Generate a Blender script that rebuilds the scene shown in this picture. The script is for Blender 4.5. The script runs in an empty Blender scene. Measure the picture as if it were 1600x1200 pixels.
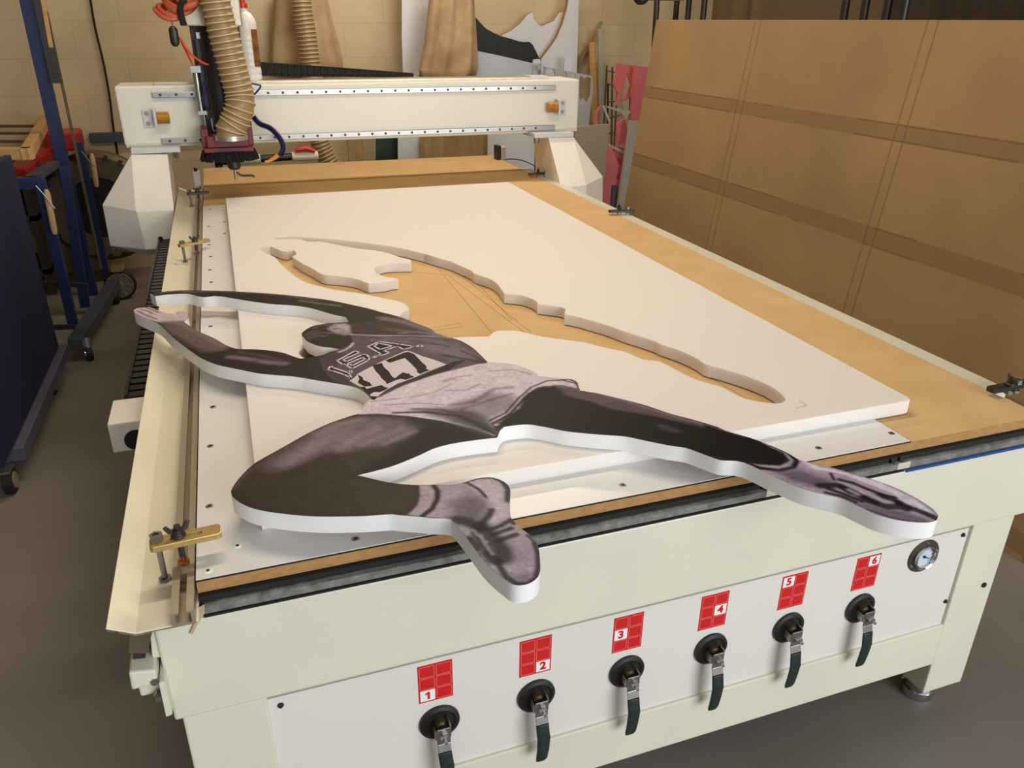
import bpy, bmesh, math, random
import numpy as np
from mathutils import Vector, Matrix, geometry
random.seed(7)
PI = math.pi
sc = bpy.context.scene
COL = sc.collection
# ---------------------------------------------------------------- camera, world, lights, exposure
cam = bpy.data.cameras.new('camera'); co = bpy.data.objects.new('camera', cam); COL.objects.link(co)
cam.lens = 27.683; cam.sensor_width = 36.0; cam.sensor_fit = 'HORIZONTAL'; cam.clip_start = 0.02
co.matrix_world = Matrix(((0.943253, 0.131978, -0.304722, 0.11405), (-0.331984, 0.39625, -0.856022, -0.95062),
                          (0.007769, 0.908608, 0.417579, 1.42958), (0, 0, 0, 1)))
sc.camera = co
w = bpy.data.worlds.new('world'); sc.world = w; w.use_nodes = True
w.node_tree.nodes['Background'].inputs[0].default_value = (0.90, 0.95, 1.0, 1)
w.node_tree.nodes['Background'].inputs[1].default_value = 0.56
def area(name, loc, target, sx, sy, power, col):
    l = bpy.data.lights.new(name, 'AREA'); l.shape = 'RECTANGLE'; l.size = sx; l.size_y = sy
    l.energy = power; l.color = col
    o = bpy.data.objects.new(name, l); COL.objects.link(o); o.location = loc
    o.rotation_euler = (Vector(target) - Vector(loc)).to_track_quat('-Z', 'Y').to_euler()
    return o
WARM = (1.0, 0.87, 0.70)
area('ceiling_tube_light', (0.5, 1.0, 2.95), (0.5, 1.0, 0), 1.6, 0.2, 27, WARM)
area('ceiling_tube_light', (1.4, 3.1, 2.95), (1.4, 3.1, 0), 1.8, 0.2, 34, WARM)
area('doorway_daylight', (2.3, -4.2, 1.7), (0.7, 0.6, 0.6), 3.0, 2.4, 158, (0.93, 0.965, 1.0))
sc.view_settings.view_transform = 'Standard'; sc.view_settings.look = 'None'
sc.view_settings.gamma = 1.0; sc.view_settings.use_curve_mapping = False
sc.view_settings.exposure = 0.18

# ---------------------------------------------------------------- materials
def lin(c):
    return tuple((v/255/12.92 if v/255 <= 0.04045 else ((v/255+0.055)/1.055)**2.4) for v in c)
MATS = {}
def mat(name, rgb, rough=0.5, metal=0.0, var=0.0, scale=12.0, bump=0.0, bscale=200.0, spec=0.5, rgb2=None, stretch=(1,1,1), alpha=1.0, trans=0.0, coat=0.0):
    if name in MATS: return MATS[name]
    m = bpy.data.materials.new(name); m.use_nodes = True; nt = m.node_tree; N = nt.nodes; L = nt.links
    b = N['Principled BSDF']; c = lin(rgb)
    b.inputs['Base Color'].default_value = (*c, 1); b.inputs['Roughness'].default_value = rough
    b.inputs['Metallic'].default_value = metal; b.inputs['Specular IOR Level'].default_value = spec
    b.inputs['Alpha'].default_value = alpha; b.inputs['Transmission Weight'].default_value = trans
    b.inputs['Coat Weight'].default_value = coat
    tc = N.new('ShaderNodeTexCoord'); mp = N.new('ShaderNodeMapping'); mp.inputs['Scale'].default_value = stretch
    L.new(tc.outputs['Object'], mp.inputs['Vector'])
    if var > 0 or rgb2:
        n = N.new('ShaderNodeTexNoise'); n.inputs['Scale'].default_value = scale; n.inputs['Detail'].default_value = 5
        L.new(mp.outputs[0], n.inputs['Vector'])
        r = N.new('ShaderNodeValToRGB'); L.new(n.outputs['Fac'], r.inputs[0])
        r.color_ramp.elements[0].position = 0.3; r.color_ramp.elements[1].position = 0.72
        c2 = lin(rgb2) if rgb2 else tuple(v*(1-var) for v in c)
        r.color_ramp.elements[0].color = (*c2, 1); r.color_ramp.elements[1].color = (*c, 1)
        L.new(r.outputs[0], b.inputs['Base Color'])
    if bump > 0:
        n2 = N.new('ShaderNodeTexNoise'); n2.inputs['Scale'].default_value = bscale; n2.inputs['Detail'].default_value = 3
        L.new(mp.outputs[0], n2.inputs['Vector'])
        bp_ = N.new('ShaderNodeBump'); bp_.inputs['Strength'].default_value = bump; bp_.inputs['Distance'].default_value = 0.002
        L.new(n2.outputs['Fac'], bp_.inputs['Height']); L.new(bp_.outputs[0], b.inputs['Normal'])
    MATS[name] = m
    return m
cream = mat('cream_paint', (214, 210, 190), 0.38, var=0.07, scale=5, bump=0.15, bscale=90)
creamy = mat('cream_tray_paint', (224, 216, 188), 0.33, var=0.08, scale=5, bump=0.12, bscale=90)
whitep = mat('white_panel_paint', (217, 212, 203), 0.35, var=0.03, scale=4)
gantp = mat('gantry_paint', (226, 222, 206), 0.35, var=0.04, scale=4)
coverp = mat('cover_paint', (236, 228, 214), 0.4, var=0.03, scale=5)
mdf = mat('mdf', (210, 174, 122), 0.8, rgb2=(200, 162, 108), scale=9, bump=0.25, bscale=300)
mdf_edge = mat('mdf_edge', (178, 136, 84), 0.85, rgb2=(156, 114, 64), scale=60, stretch=(1, 1, 3))
laminate = mat('white_laminate', (224, 221, 217), 0.28, var=0.02, scale=3, spec=0.55)
def sss(m, w_, r_):
    b = m.node_tree.nodes['Principled BSDF']; b.inputs['Subsurface Weight'].default_value = w_; b.inputs['Subsurface Radius'].default_value = (1, 0.85, 0.75); b.inputs['Subsurface Scale'].default_value = r_; return m
foam = mat('white_pvc_foam', (226, 219, 212), 0.55, var=0.015, scale=3)
black = mat('black_rubber', (24, 22, 21), 0.8, var=0.3, scale=40)
sss(foam, 0.5, 0.02)
felt = mat('grey_felt', (132, 132, 126), 0.9, rgb2=(92, 92, 88), scale=60, bump=0.4, bscale=400)
alum = mat('aluminium', (190, 180, 158), 0.38, metal=0.75, var=0.2, scale=25, stretch=(1, 0.1, 1))
steel = mat('steel', (175, 172, 168), 0.28, metal=0.9, var=0.15, scale=30)
chrome = mat('chrome', (200, 198, 195), 0.15, metal=1.0)
zinc = mat('zinc_bolt', (150, 150, 146), 0.35, metal=0.85, var=0.2, scale=60)
brass = mat('brass', (232, 200, 134), 0.3, metal=0.8, var=0.15, scale=40)
copper = mat('copper_nut', (200, 130, 80), 0.3, metal=0.9)
dkmetal = mat('dark_metal', (70, 66, 62), 0.45, metal=0.7, var=0.2, scale=30)
brownst = mat('dirty_steel', (112, 98, 78), 0.5, metal=0.4, var=0.3, scale=30)
red = mat('sticker_red', (196, 22, 26), 0.35)
stwhite = mat('sticker_white', (232, 230, 228), 0.35)
stline = mat('sticker_line', (232, 140, 130), 0.35)
greengrip = mat('dark_green_grip', (20, 34, 30), 0.35, rgb2=(34, 52, 47), scale=130)
blacksm = mat('black_plastic', (28, 26, 25), 0.4, var=0.2, scale=50)
maroon = mat('maroon_paint', (112, 30, 36), 0.4, var=0.25, scale=30)
plum = mat('plum_plate', (84, 46, 58), 0.45, var=0.3, scale=25)
bristle = mat('black_bristle', (26, 22, 22), 0.95, rgb2=(10, 9, 9), scale=300, bump=0.9, bscale=500)
hosem = mat('hose_plastic', (150, 124, 86), 0.4, var=0.12, scale=20)
hoserib = mat('hose_rib', (206, 182, 138), 0.3)
orange = mat('orange_tube', (232, 78, 30), 0.35)
orangec = mat('orange_coil', (206, 98, 58), 0.45, var=0.2, scale=30)
bluet = mat('blue_tube', (24, 38, 92), 0.3)
blued = mat('blue_paint', (20, 42, 88), 0.45, var=0.35, scale=25)
bluedark = mat('dark_blue_board', (18, 32, 72), 0.6, var=0.35, scale=18)
bluegrey = mat('blue_grey_steel', (74, 78, 92), 0.5, metal=0.2, var=0.25, scale=30)
wood = mat('pine_wood', (206, 164, 104), 0.6, rgb2=(180, 134, 78), scale=14, stretch=(0.4, 3, 3))
woodh = mat('handle_wood', (200, 162, 120), 0.5, var=0.15, scale=30)
redplastic = mat('red_plastic', (178, 34, 24), 0.4, var=0.25, scale=20)
cloth = mat('dust_bag_cloth', (196, 168, 128), 0.85, rgb2=(156, 126, 90), scale=7, bump=0.3, bscale=60)
pvcw = mat('ivory_pvc_pipe', (222, 212, 178), 0.35)
whiteb = mat('white_board', (206, 204, 204), 0.4, var=0.04, scale=3)
glossw = mat('glossy_offcut', (184, 190, 198), 0.18, var=0.08, scale=4)
brownedge = mat('raw_edge', (150, 108, 66), 0.8)
blackb = mat('black_board', (26, 26, 24), 0.6, var=0.2, scale=20)
darkgreen = mat('dark_green_board', (12, 42, 32), 0.5)
plyw = mat('plywood', (170, 142, 98), 0.7, rgb2=(140, 112, 72), scale=8, stretch=(3, 1, 0.5))
hardb = mat('brown_hardboard', (150, 128, 98), 0.75, rgb2=(138, 116, 86), scale=8)
pink = mat('pink_foam_board', (206, 104, 108), 0.6, var=0.12, scale=20)
greyw = mat('grey_white_profile', (170, 164, 150), 0.5, var=0.1, scale=20)
rubber = mat('wheel_rubber', (30, 28, 28), 0.7, var=0.3, scale=30)
wheelm = mat('wheel_hub', (150, 138, 116), 0.5, var=0.25, scale=40)
bluetape = mat('blue_tape', (14, 70, 140), 0.5)
amber = mat('amber_rubber', (190, 120, 24), 0.25, var=0.3, scale=40)
bottlew = mat('white_bottle', (226, 222, 214), 0.3, var=0.03, scale=20)
redcap = mat('red_cap', (200, 40, 30), 0.35)
tapepaper = mat('torn_paper', (190, 168, 134), 0.8, var=0.3, scale=60)

# ---------------------------------------------------------------- mesh helpers
class MB:
    def __init__(s): s.v = []; s.f = []; s.sm = []
    def add(s, vs, fs, smooth=False):
        k = len(s.v); s.v += [tuple(v) for v in vs]; s.f += [tuple(i+k for i in f) for f in fs]; s.sm += [smooth]*len(fs); return s
    def box(s, x0, x1, y0, y1, z0, z1, M=None):
        vs = [Vector((x, y, z)) for x in (x0, x1) for y in (y0, y1) for z in (z0, z1)]
        if M: vs = [M @ v for v in vs]
        return s.add(vs, [(0,1,3,2),(4,6,7,5),(0,4,5,1),(2,3,7,6),(0,2,6,4),(1,5,7,3)])
    def bar(s, p, q, a, b, up=(0,0,1)):
        p = Vector(p); q = Vector(q); d = (q-p).normalized(); u = Vector(up); u = (u - d*u.dot(d))
        if u.length < 1e-4: u = Vector((1,0,0)) - d*d.x
        u.normalize(); r = d.cross(u); vs = []
        for e in (p, q):
            for i, j in ((-1,-1),(1,-1),(1,1),(-1,1)): vs.append(e + r*a*i/2 + u*b*j/2)
        return s.add(vs, [(3,2,1,0),(4,5,6,7),(0,1,5,4),(1,2,6,5),(2,3,7,6),(3,0,4,7)])
    def cyl(s, p, q, r, n=20, r2=None):
        return s.tube([p, q], [r, r if r2 is None else r2], n, sharp=True)
    def tube(s, path, rad, n=12, caps=True, sharp=False, smooth=True):
        P = [Vector(p) for p in path]; m = len(P); R = rad if isinstance(rad, (list, tuple)) else [rad]*m
        d = (P[1]-P[0]).normalized(); u = d.orthogonal().normalized(); vs = []
        for i in range(m):
            t = (P[min(i+1, m-1)] - P[max(i-1, 0)])
            if t.length < 1e-9: t = d
            t = t.normalized(); u = u - t*u.dot(t); u.normalize(); wv = t.cross(u)
            for k in range(n):
                a = 2*PI*k/n; vs.append(P[i] + (u*math.cos(a) + wv*math.sin(a))*R[i])
        fs = [(i*n+k, i*n+(k+1) % n, (i+1)*n+(k+1) % n, (i+1)*n+k) for i in range(m-1) for k in range(n)]
        s.add(vs, fs, smooth)
        if caps:
            s.add(vs[:n], [tuple(reversed(range(n)))]); s.add(vs[-n:], [tuple(range(n))])
        return s
    def prism(s, poly, a, b, axis='z', M=None):
        """poly in the two other axes (x,y)/(y,z)/(x,z), extruded from a to b along axis"""
        poly = [tuple(p) for p in poly]; n = len(poly)
        def mk(p, h):
            v = {'z': (p[0], p[1], h), 'x': (h, p[0], p[1]), 'y': (p[0], h, p[1])}[axis]
            return (M @ Vector(v)) if M else Vector(v)
        vs = [mk(p, a) for p in poly] + [mk(p, b) for p in poly]
        tris = geometry.tessellate_polygon([[Vector((p[0], p[1], 0)) for p in poly]])
        fs = [tuple(t) for t in tris] + [tuple(i+n for i in reversed(t)) for t in tris]
        fs += [(i, (i+1) % n, n+(i+1) % n, n+i) for i in range(n)]
        return s.add(vs, fs)
    def lathe(s, prof, c, axis=(0,0,1), n=28):
        ax = Vector(axis).normalized(); u = ax.orthogonal().normalized(); wv = ax.cross(u); c = Vector(c); vs = []
        for r, h in prof:
            for k in range(n):
                a = 2*PI*k/n; vs.append(c + ax*h + (u*math.cos(a)+wv*math.sin(a))*max(r, 1e-5))
        m = len(prof)
        return s.add(vs, [(i*n+k, i*n+(k+1) % n, (i+1)*n+(k+1) % n, (i+1)*n+k) for i in range(m-1) for k in range(n)], True)
    def build(s, name, m, parent=None, bevel=0.0, seg=2, label=None):
        me = bpy.data.meshes.new(name); me.from_pydata(s.v, [], s.f); me.validate()
        bm = bmesh.new(); bm.from_mesh(me); bmesh.ops.remove_doubles(bm, verts=bm.verts, dist=1e-6)
        bmesh.ops.recalc_face_normals(bm, faces=bm.faces); 
        bm.to_mesh(me); bm.free()
        if any(s.sm):
            for p in me.polygons: p.use_smooth = True
            try: me.set_sharp_from_angle(angle=math.radians(35))
            except Exception: pass
        me.materials.append(m)
        o = bpy.data.objects.new(name, me); COL.objects.link(o)
        if parent: o.parent = parent
        if label: o['label'] = label
        if bevel:
            b = o.modifiers.new('bevel', 'BEVEL'); b.width = bevel; b.segments = seg; b.limit_method = 'ANGLE'; b.angle_limit = 0.6
        return o
def tag(o, label, cat, group=None, kind=None):
    o['label'] = label; o['category'] = cat
    if group: o['group'] = group
    if kind: o['kind'] = kind
    return o
def thing(name, label, cat, group=None):
    o = bpy.data.objects.new(name, None); o.empty_display_size = 0.1; COL.objects.link(o); return tag(o, label, cat, group)
def struct(o): o['kind'] = 'structure'; return o
def place(root, loc):
    """put the empty at the base of its thing without moving the parts"""
    d = Vector(loc)
    root.location = d
    for c in root.children:
        c.location = c.location - d
def catmull(P, k=4, closed=False):
    P = [Vector(p) for p in P]; out = []; n = len(P)
    rng = range(n) if closed else range(n-1)
    for i in rng:
        a = P[(i-1) % n] if closed or i > 0 else P[0]; b = P[i]; c = P[(i+1) % n]
        d = P[(i+2) % n] if closed or i+2 < n else P[-1]
        for j in range(k):
            t = j/k
            out.append(0.5*((2*b)+(c-a)*t+(2*a-5*b+4*c-d)*t*t+(3*b-a-3*c+d)*t**3))
    if not closed: out.append(P[-1])
    return out
def text_mesh(txt, size, fn, name, m, parent, depth=0.0006, bold=0.0):
    cu = bpy.data.curves.new(name, 'FONT'); cu.body = txt; cu.size = size; cu.align_x = 'CENTER'; cu.align_y = 'CENTER'
    cu.extrude = depth/2; cu.offset = bold; cu.resolution_u = 4
    t = bpy.data.objects.new(name, cu); COL.objects.link(t)
    dg = bpy.context.evaluated_depsgraph_get(); dg.update()
    me = bpy.data.meshes.new_from_object(t.evaluated_get(dg)); bpy.data.objects.remove(t); bpy.data.curves.remove(cu)
    for v in me.vertices: v.co = fn(v.co)
    me.materials.clear(); me.materials.append(m)
    o = bpy.data.objects.new(name, me); COL.objects.link(o); o.parent = parent
    return o
ZB = 0.740            # top of the white base sheet

# ---------------------------------------------------------------- the room
m = mat('floor_grey_paint', (128, 120, 110), 0.5, rgb2=(112, 104, 95), scale=2.2, bump=0.2, bscale=60)
struct(MB().box(-3.5, 5.2, -4.6, 4.55, -0.05, 0).build('floor', m))
def wall_material():
    m = bpy.data.materials.new('painted_blockwork'); m.use_nodes = True; nt = m.node_tree; N = nt.nodes; L = nt.links
    b = N['Principled BSDF']; b.inputs['Roughness'].default_value = 0.8
    tc = N.new('ShaderNodeTexCoord'); mp = N.new('ShaderNodeMapping'); mp.inputs['Rotation'].default_value = (PI/2, 0, 0)
    mp.inputs['Location'].default_value = (0.1, 0.05, 0)
    L.new(tc.outputs['Object'], mp.inputs[0])
    br = N.new('ShaderNodeTexBrick'); br.inputs['Scale'].default_value = 1.0; br.inputs['Brick Width'].default_value = 0.5
    br.inputs['Row Height'].default_value = 0.195; br.inputs['Mortar Size'].default_value = 0.004
    br.inputs['Color1'].default_value = (*lin((206, 184, 146)), 1); br.inputs['Color2'].default_value = (*lin((202, 180, 141)), 1)
    br.inputs['Mortar'].default_value = (*lin((195, 173, 135)), 1); br.inputs['Mortar Smooth'].default_value = 0.6
    L.new(mp.outputs[0], br.inputs['Vector'])
    n = N.new('ShaderNodeTexNoise'); n.inputs['Scale'].default_value = 3; n.inputs['Detail'].default_value = 6; L.new(tc.outputs['Object'], n.inputs[0])
    mx = N.new('ShaderNodeMixRGB'); mx.blend_type = 'MULTIPLY'; mx.inputs[0].default_value = 0.35
    r = N.new('ShaderNodeValToRGB'); r.color_ramp.elements[0].color = (0.62, 0.6, 0.56, 1); r.color_ramp.elements[0].position = 0.35; r.color_ramp.elements[1].position = 0.6
    L.new(n.outputs['Fac'], r.inputs[0]); L.new(br.outputs['Color'], mx.inputs[1]); L.new(r.outputs[0], mx.inputs[2]); L.new(mx.outputs[0], b.inputs['Base Color'])
    bu = N.new('ShaderNodeBump'); bu.inputs['Strength'].default_value = 0.25; bu.inputs['Distance'].default_value = 0.003; bu.invert = True
    L.new(br.outputs['Fac'], bu.inputs['Height']); L.new(bu.outputs[0], b.inputs['Normal'])
    return m
wm = wall_material()
struct(MB().box(-3.5, 5.2, 4.4, 4.55, 0, 3.2).build('wall_back', wm))
struct(MB().box(5.05, 5.2, -4.6, 4.4, 0, 3.2).build('wall_right', mat('right_wall_paint', (150, 134, 108), 0.8, var=0.1, scale=3)))
struct(MB().box(-3.6, -3.5, -4.6, 4.4, 0, 3.2).build('wall_left', mat('left_wall_paint', (170, 150, 120), 0.8, var=0.1, scale=3)))
struct(MB().box(-3.5, 5.2, -1.2, 4.55, 3.2, 3.3).build('ceiling', mat('ceiling_paint', (190, 180, 162), 0.8, var=0.05, scale=3)))

# ---------------------------------------------------------------- router table
T = thing('router_table', 'cream steel vacuum bed of the flatbed router with six valves on its front', 'machine')
YF = -0.025
MB().box(-0.06, 1.60, YF, 0.02, 0.524, 0.694).build('apron_panel', cream, T, bevel=0.004)
b = MB(); b.box(-0.05, 1.53, 0.02, 2.95, 0.56, 0.69); b.box(-0.045, 1.52, 0.0, 0.04, 0.515, 0.53)
b.box(-0.03, 0.03, 0.1, 2.9, 0.10, 0.56); b.box(1.47, 1.52, 0.1, 2.9, 0.10, 0.56); b.build('frame', cream, T)
MB().box(0.06, 1.43, -0.016, 0.01, 0.262, 0.522).build('front_panel', whitep, T, bevel=0.0015)
MB().box(0.064, 1.427, -0.0185, -0.010, 0.5165, 0.5238).build('apron_shadow_strip', mat('shadow_strip_grey', (150, 145, 134), 0.6), T)  # grey strip painted in as the shadow line below the apron
MB().box(0.06, 1.44, -0.022, 0.05, 0.156, 0.268).build('lower_rail', cream, T, bevel=0.003)
for x0, x1, y0, y1 in ((-0.05, 0.066, YF, 0.10), (1.426, 1.536, YF, 0.10), (-0.05, 0.066, 2.7, 2.85), (1.426, 1.536, 2.7, 2.85)):
    lg = MB().box(x0, x1, y0+0.002, y1, 0.072, 0.526).build('leg', cream, T, bevel=0.003)
    xc = (x0+x1)/2; yc = (y0+y1)/2
    MB().lathe([(0, 0.0), (0.034, 0.0), (0.036, 0.004), (0.036, 0.024), (0.030, 0.03), (0.02, 0.034), (0.02, 0.074)], (xc+0.005, yc, 0)).build('foot', chrome, lg)
for x, z in ((0.083, 0.497), (1.412, 0.5), (1.418, 0.33), (0.083, 0.30)):
    MB().lathe([(0, 0.004), (0.003, 0.004), (0.005, 0.001), (0.005, 0)], (x, -0.016, z), (0, -1, 0), 14).build('panel_screw', dkmetal, T)
MB().lathe([(0, 0.002), (0.006, 0.002), (0.006, 0)], (1.508, YF+0.001, 0.355), (0, -1, 0), 14).build('bolt_hole', black, T)
# bed edge layers under the MDF
MB().box(0.0, 1.60, -0.012, 0.03, 0.690, 0.7185).build('bed_edge', black, T)
f = MB(); n = 120
top = [(0.006+1.594*i/n, 0.7095+random.uniform(-0.0006, 0.0005)) for i in range(n+1)]
f.prism([(0.006, 0.6975)] + [(1.60, 0.6975)] + top[::-1], -0.0225, -0.0125, 'y')
f.build('felt_gasket', felt, T)
for x0, x1 in ((0.905, 0.935), (1.186, 1.214)):
    MB().box(x0, x1, -0.0232, -0.0222, 0.698, 0.711).build('tape_patch', mat('pale_tape', (196, 190, 170), 0.5), T)
for xx in (0.90, 0.92, 1.175, 1.195):
    MB().box(xx, xx+0.007, -0.0165, -0.0125, 0.706, 0.7185).build('metal_tab', dkmetal, T)
MB().box(0.004, 1.20, -0.0262, -0.0225, 0.6940, 0.6968).build('black_seam', black, T)
MB().box(1.205, 1.60, -0.0275, -0.0245, 0.6915, 0.6965).build('blue_gasket', bluetape, T)
# side tray on the left
prof = [(-0.034, 0.712), (-0.076, 0.712), (-0.108, 0.7285), (-0.1087, 0.7270), (-0.0765, 0.7095), (0.0, 0.7095), (0.0, 0.712)]
MB().prism(prof, -0.050, 3.02, 'y').build('side_tray', creamy, T, bevel=0.0008)
MB().prism([(-0.034, 0.7093), (-0.076, 0.7093), (-0.106, 0.7250), (-0.108, 0.7238), (-0.0765, 0.7078), (-0.004, 0.7078), (-0.004, 0.7093)], -0.0503, -0.040, 'y').build('chipped_edge', mat('chipped_dark', (52, 44, 38), 0.8, rgb2=(150, 136, 110), scale=90), T)
tr = [(-0.0315, 0.712), (-0.003, 0.712), (-0.003, 0.7335), (-0.0125, 0.7335), (-0.0125, 0.7305), (-0.0075, 0.7305), (-0.0075, 0.7155), (-0.027, 0.7155), (-0.027, 0.7305), (-0.0215, 0.7305), (-0.0215, 0.7335), (-0.0315, 0.7335)]
MB().prism(tr, -0.055, 2.95, 'y').build('slot_track', alum, T)
MB().prism([(-0.0864,0.7054),(-0.057,0.7022),(-0.0731,0.6578),(-0.0959,0.6649)], -0.03, 2.9, 'y').build('linear_guide', brownst, T, bevel=0.002)
MB().prism([(-0.0901,0.6631),(-0.078,0.6615),(-0.0783,0.6415),(-0.0935,0.6441)], -0.02, 2.9, 'y').build('guide_rail', dkmetal, T)
b = MB(); b.prism([(-0.097,0.6463),(-0.065,0.6406),(-0.065,0.6167),(-0.0986,0.6152)], -0.045, 2.9, 'y'); b.prism([(-0.0664,0.6833),(-0.0541,0.7013),(-0.0601,0.6368),(-0.0706,0.6402)], -0.02, 2.9, 'y'); b.build('guide_shelf', cream, T, bevel=0.003)
MB().prism([(-0.094,0.6148),(-0.065,0.612),(-0.0683,0.5875),(-0.0933,0.5867)], -0.03, 2.9, 'y').build('lower_flange', cream, T, bevel=0.003)
MB().prism([(-0.0639,0.6222),(-0.0559,0.6219),(-0.0561,0.5609),(-0.0646,0.5591)], -0.05, 2.9, 'y').build('edge_strip', cream, T, bevel=0.002)
for q in [(-0.0694,0.6208),(-0.0689,0.5906)]:
    MB().lathe([(0, 0.012), (0.005, 0.012), (0.007, 0.008), (0.007, 0)], (q[0], -0.035, q[1]), (0, -1, 0), 6).build('hex_bolt', zinc, T)
# right hand cream edge rail
rr = [(1.556, 0.69), (1.605, 0.69), (1.605, 0.735), (1.600, 0.737), (1.556, 0.737)]
MB().prism(rr, 0.12, 3.0, 'y').build('side_rail', cream, T, bevel=0.002)
MB().box(1.52, 1.60, 0.02, 2.95, 0.6, 0.69).build('side_beam', cream, T)
MB().box(1.556, 1.605, -0.02, 0.121, 0.69, 0.715).build('rail_end', cream, T, bevel=0.002)
# energy chain and its inlet box on the left flank
ch = MB()
for i in range(46):
    y = 0.95 + i*0.04
    ch.box(-0.185, -0.135, y, y+0.028, 0.585, 0.61); ch.box(-0.19, -0.183, y-0.004, y+0.034, 0.575, 0.615)
ch.build('energy_chain', blacksm, T)
MB().box(-0.20, -0.135, 0.9, 2.85, 0.565, 0.574).build('chain_tray', cream, T)
o = MB().box(-0.200, -0.125, 0.735, 0.86, 0.575, 0.645).build('chain_box', coverp, T, bevel=0.003)
MB().lathe([(0, 0.002), (0.024, 0.002), (0.024, 0)], (-0.15, 0.735, 0.60), (0, -1, 0), 24).build('chain_mouth', black, o)
# valves
VX = [0.324, 0.495, 0.668, 0.841, 1.013, 1.183]
for k, x in enumerate(VX):
    z = 0.378
    v = MB().lathe([(0, 0.004), (0.024, 0.004), (0.028, 0.007), (0.034, 0.005), (0.0345, 0)], (x, -0.016, z), (0, -1, 0), 36).build('valve', blacksm, T)
    MB().lathe([(0, 0.019), (0.006, 0.019), (0.009, 0.016), (0.010, 0.004)], (x, -0.016, z+0.004), (0, -1, 0), 20).build('valve_stem', mat('dull_brass', (84, 68, 44), 0.5, metal=0.5, var=0.3, scale=60), v)
    c = MB(); y0 = -0.043
    c.box(x-0.0115, x+0.0115, y0-0.0025, y0, z-0.022, z+0.012)
    c.box(x+0.0105, x+0.0135, y0, y0+0.018, z-0.012, z+0.014); c.box(x-0.0135, x-0.0105, y0, y0+0.018, z-0.012, z+0.004)
    c.prism([(-0.0455, z-0.020), (-0.0430, z-0.020), (-0.0485, z-0.037), (-0.0510, z-0.037)], x-0.011, x+0.011, 'x')
    c.build('valve_bracket', mat('bracket_steel', (150, 147, 142), 0.3, metal=0.85, var=0.2, scale=80), v, bevel=0.0012)
    nn = MB().lathe([(0, 0.016), (0.003, 0.016), (0.003, 0.009), (0.0065, 0.009), (0.007, 0.002), (0.009, 0.002), (0.009, 0)], (x, y0-0.0025, z-0.003), (0, -1, 0), 6).build('valve_nut', steel, v)
    # green dipped lever: down and out, then parallel to the panel
    P = [(-0.0500, z-0.034), (-0.0515, z-0.052), (-0.0525, z-0.066), (-0.0505, z-0.095), (-0.0490, z-0.116), (-0.0488, z-0.122)]
    W = [0.0118, 0.0120, 0.0122, 0.0115, 0.0108, 0.0088]
    vs = []; fs = []
    for i, ((y, zz), ww) in enumerate(zip(P, W)):
        h = 0.0035 if i < 5 else 0.002
        for a in range(8):
            t = 2*PI*(a+0.5)/8; vs.append((x+ww*1.02*math.copysign(abs(math.cos(t))**0.6, math.cos(t))+(0.0025 if i in (2, 3) else (0.001 if i in (1, 4) else -0.0005)), y+h*math.sin(t)*1.1, zz))
    for i in range(5):
        for a in range(8): fs.append((i*8+a, i*8+(a+1) % 8, (i+1)*8+(a+1) % 8, (i+1)*8+a))
    fs += [tuple(range(8)), tuple(range(40, 48))]
    MB().add(vs, fs, True).build('valve_grip', greengrip, v, bevel=0.0008)
    # zone sticker over each valve, 2 x 3 cells, one of them white with the number
    sx = {0: 0.292, 1: 0.464, 2: 0.636, 3: 0.8085, 4: 0.980, 5: 1.150}[k]
    s0 = MB().box(sx, sx+0.057, -0.0166, -0.0159, 0.427, 0.505).build('zone_sticker', red, T)
    cell = [(0, 2), (1, 2), (0, 1), (1, 1), (0, 0), (1, 0)][k]
    cw, chh = 0.0245, 0.0225
    ln = MB(); wh = None
    for ci in range(2):
        for cj in range(3):
            a0 = sx+0.0025+ci*0.0275; t1 = 0.505-0.003-cj*0.0248; a1 = a0+cw; t0 = t1-chh
            if (ci, cj) == cell:
                wh = (a0, a1, t0, t1); continue
            e = 0.0006
            for q in ((a0, a1, t0, t0+e), (a0, a1, t1-e, t1), (a0, a0+e, t0, t1), (a1-e, a1, t0, t1)): ln.box(q[0], q[1], -0.0169, -0.0165, q[2], q[3])
    ln.build('sticker_lines', stline, s0)
    MB().box(wh[0], wh[1], -0.0170, -0.0165, wh[2], wh[3]).build('number_cell', stwhite, s0)
    cx, cz = (wh[0]+wh[1])/2, (wh[2]+wh[3])/2
    if k == 0:
        MB().prism([(cx-0.0005, cz-0.0075), (cx+0.0035, cz-0.0075), (cx+0.0035, cz+0.0078), (cx+0.0008, cz+0.0078), (cx-0.0040, cz+0.0048), (cx-0.0040, cz+0.0020), (cx-0.0005, cz+0.0036)], -0.0176, -0.0170, 'y').build('sticker_number', red, s0); continue
    text_mesh(str(k+1), 0.0225, (lambda c, cx=cx, cz=cz: Vector((cx+c.x, -0.0173-c.z, cz+c.y))), 'sticker_number', red, s0, bold=0.0008)
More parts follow.
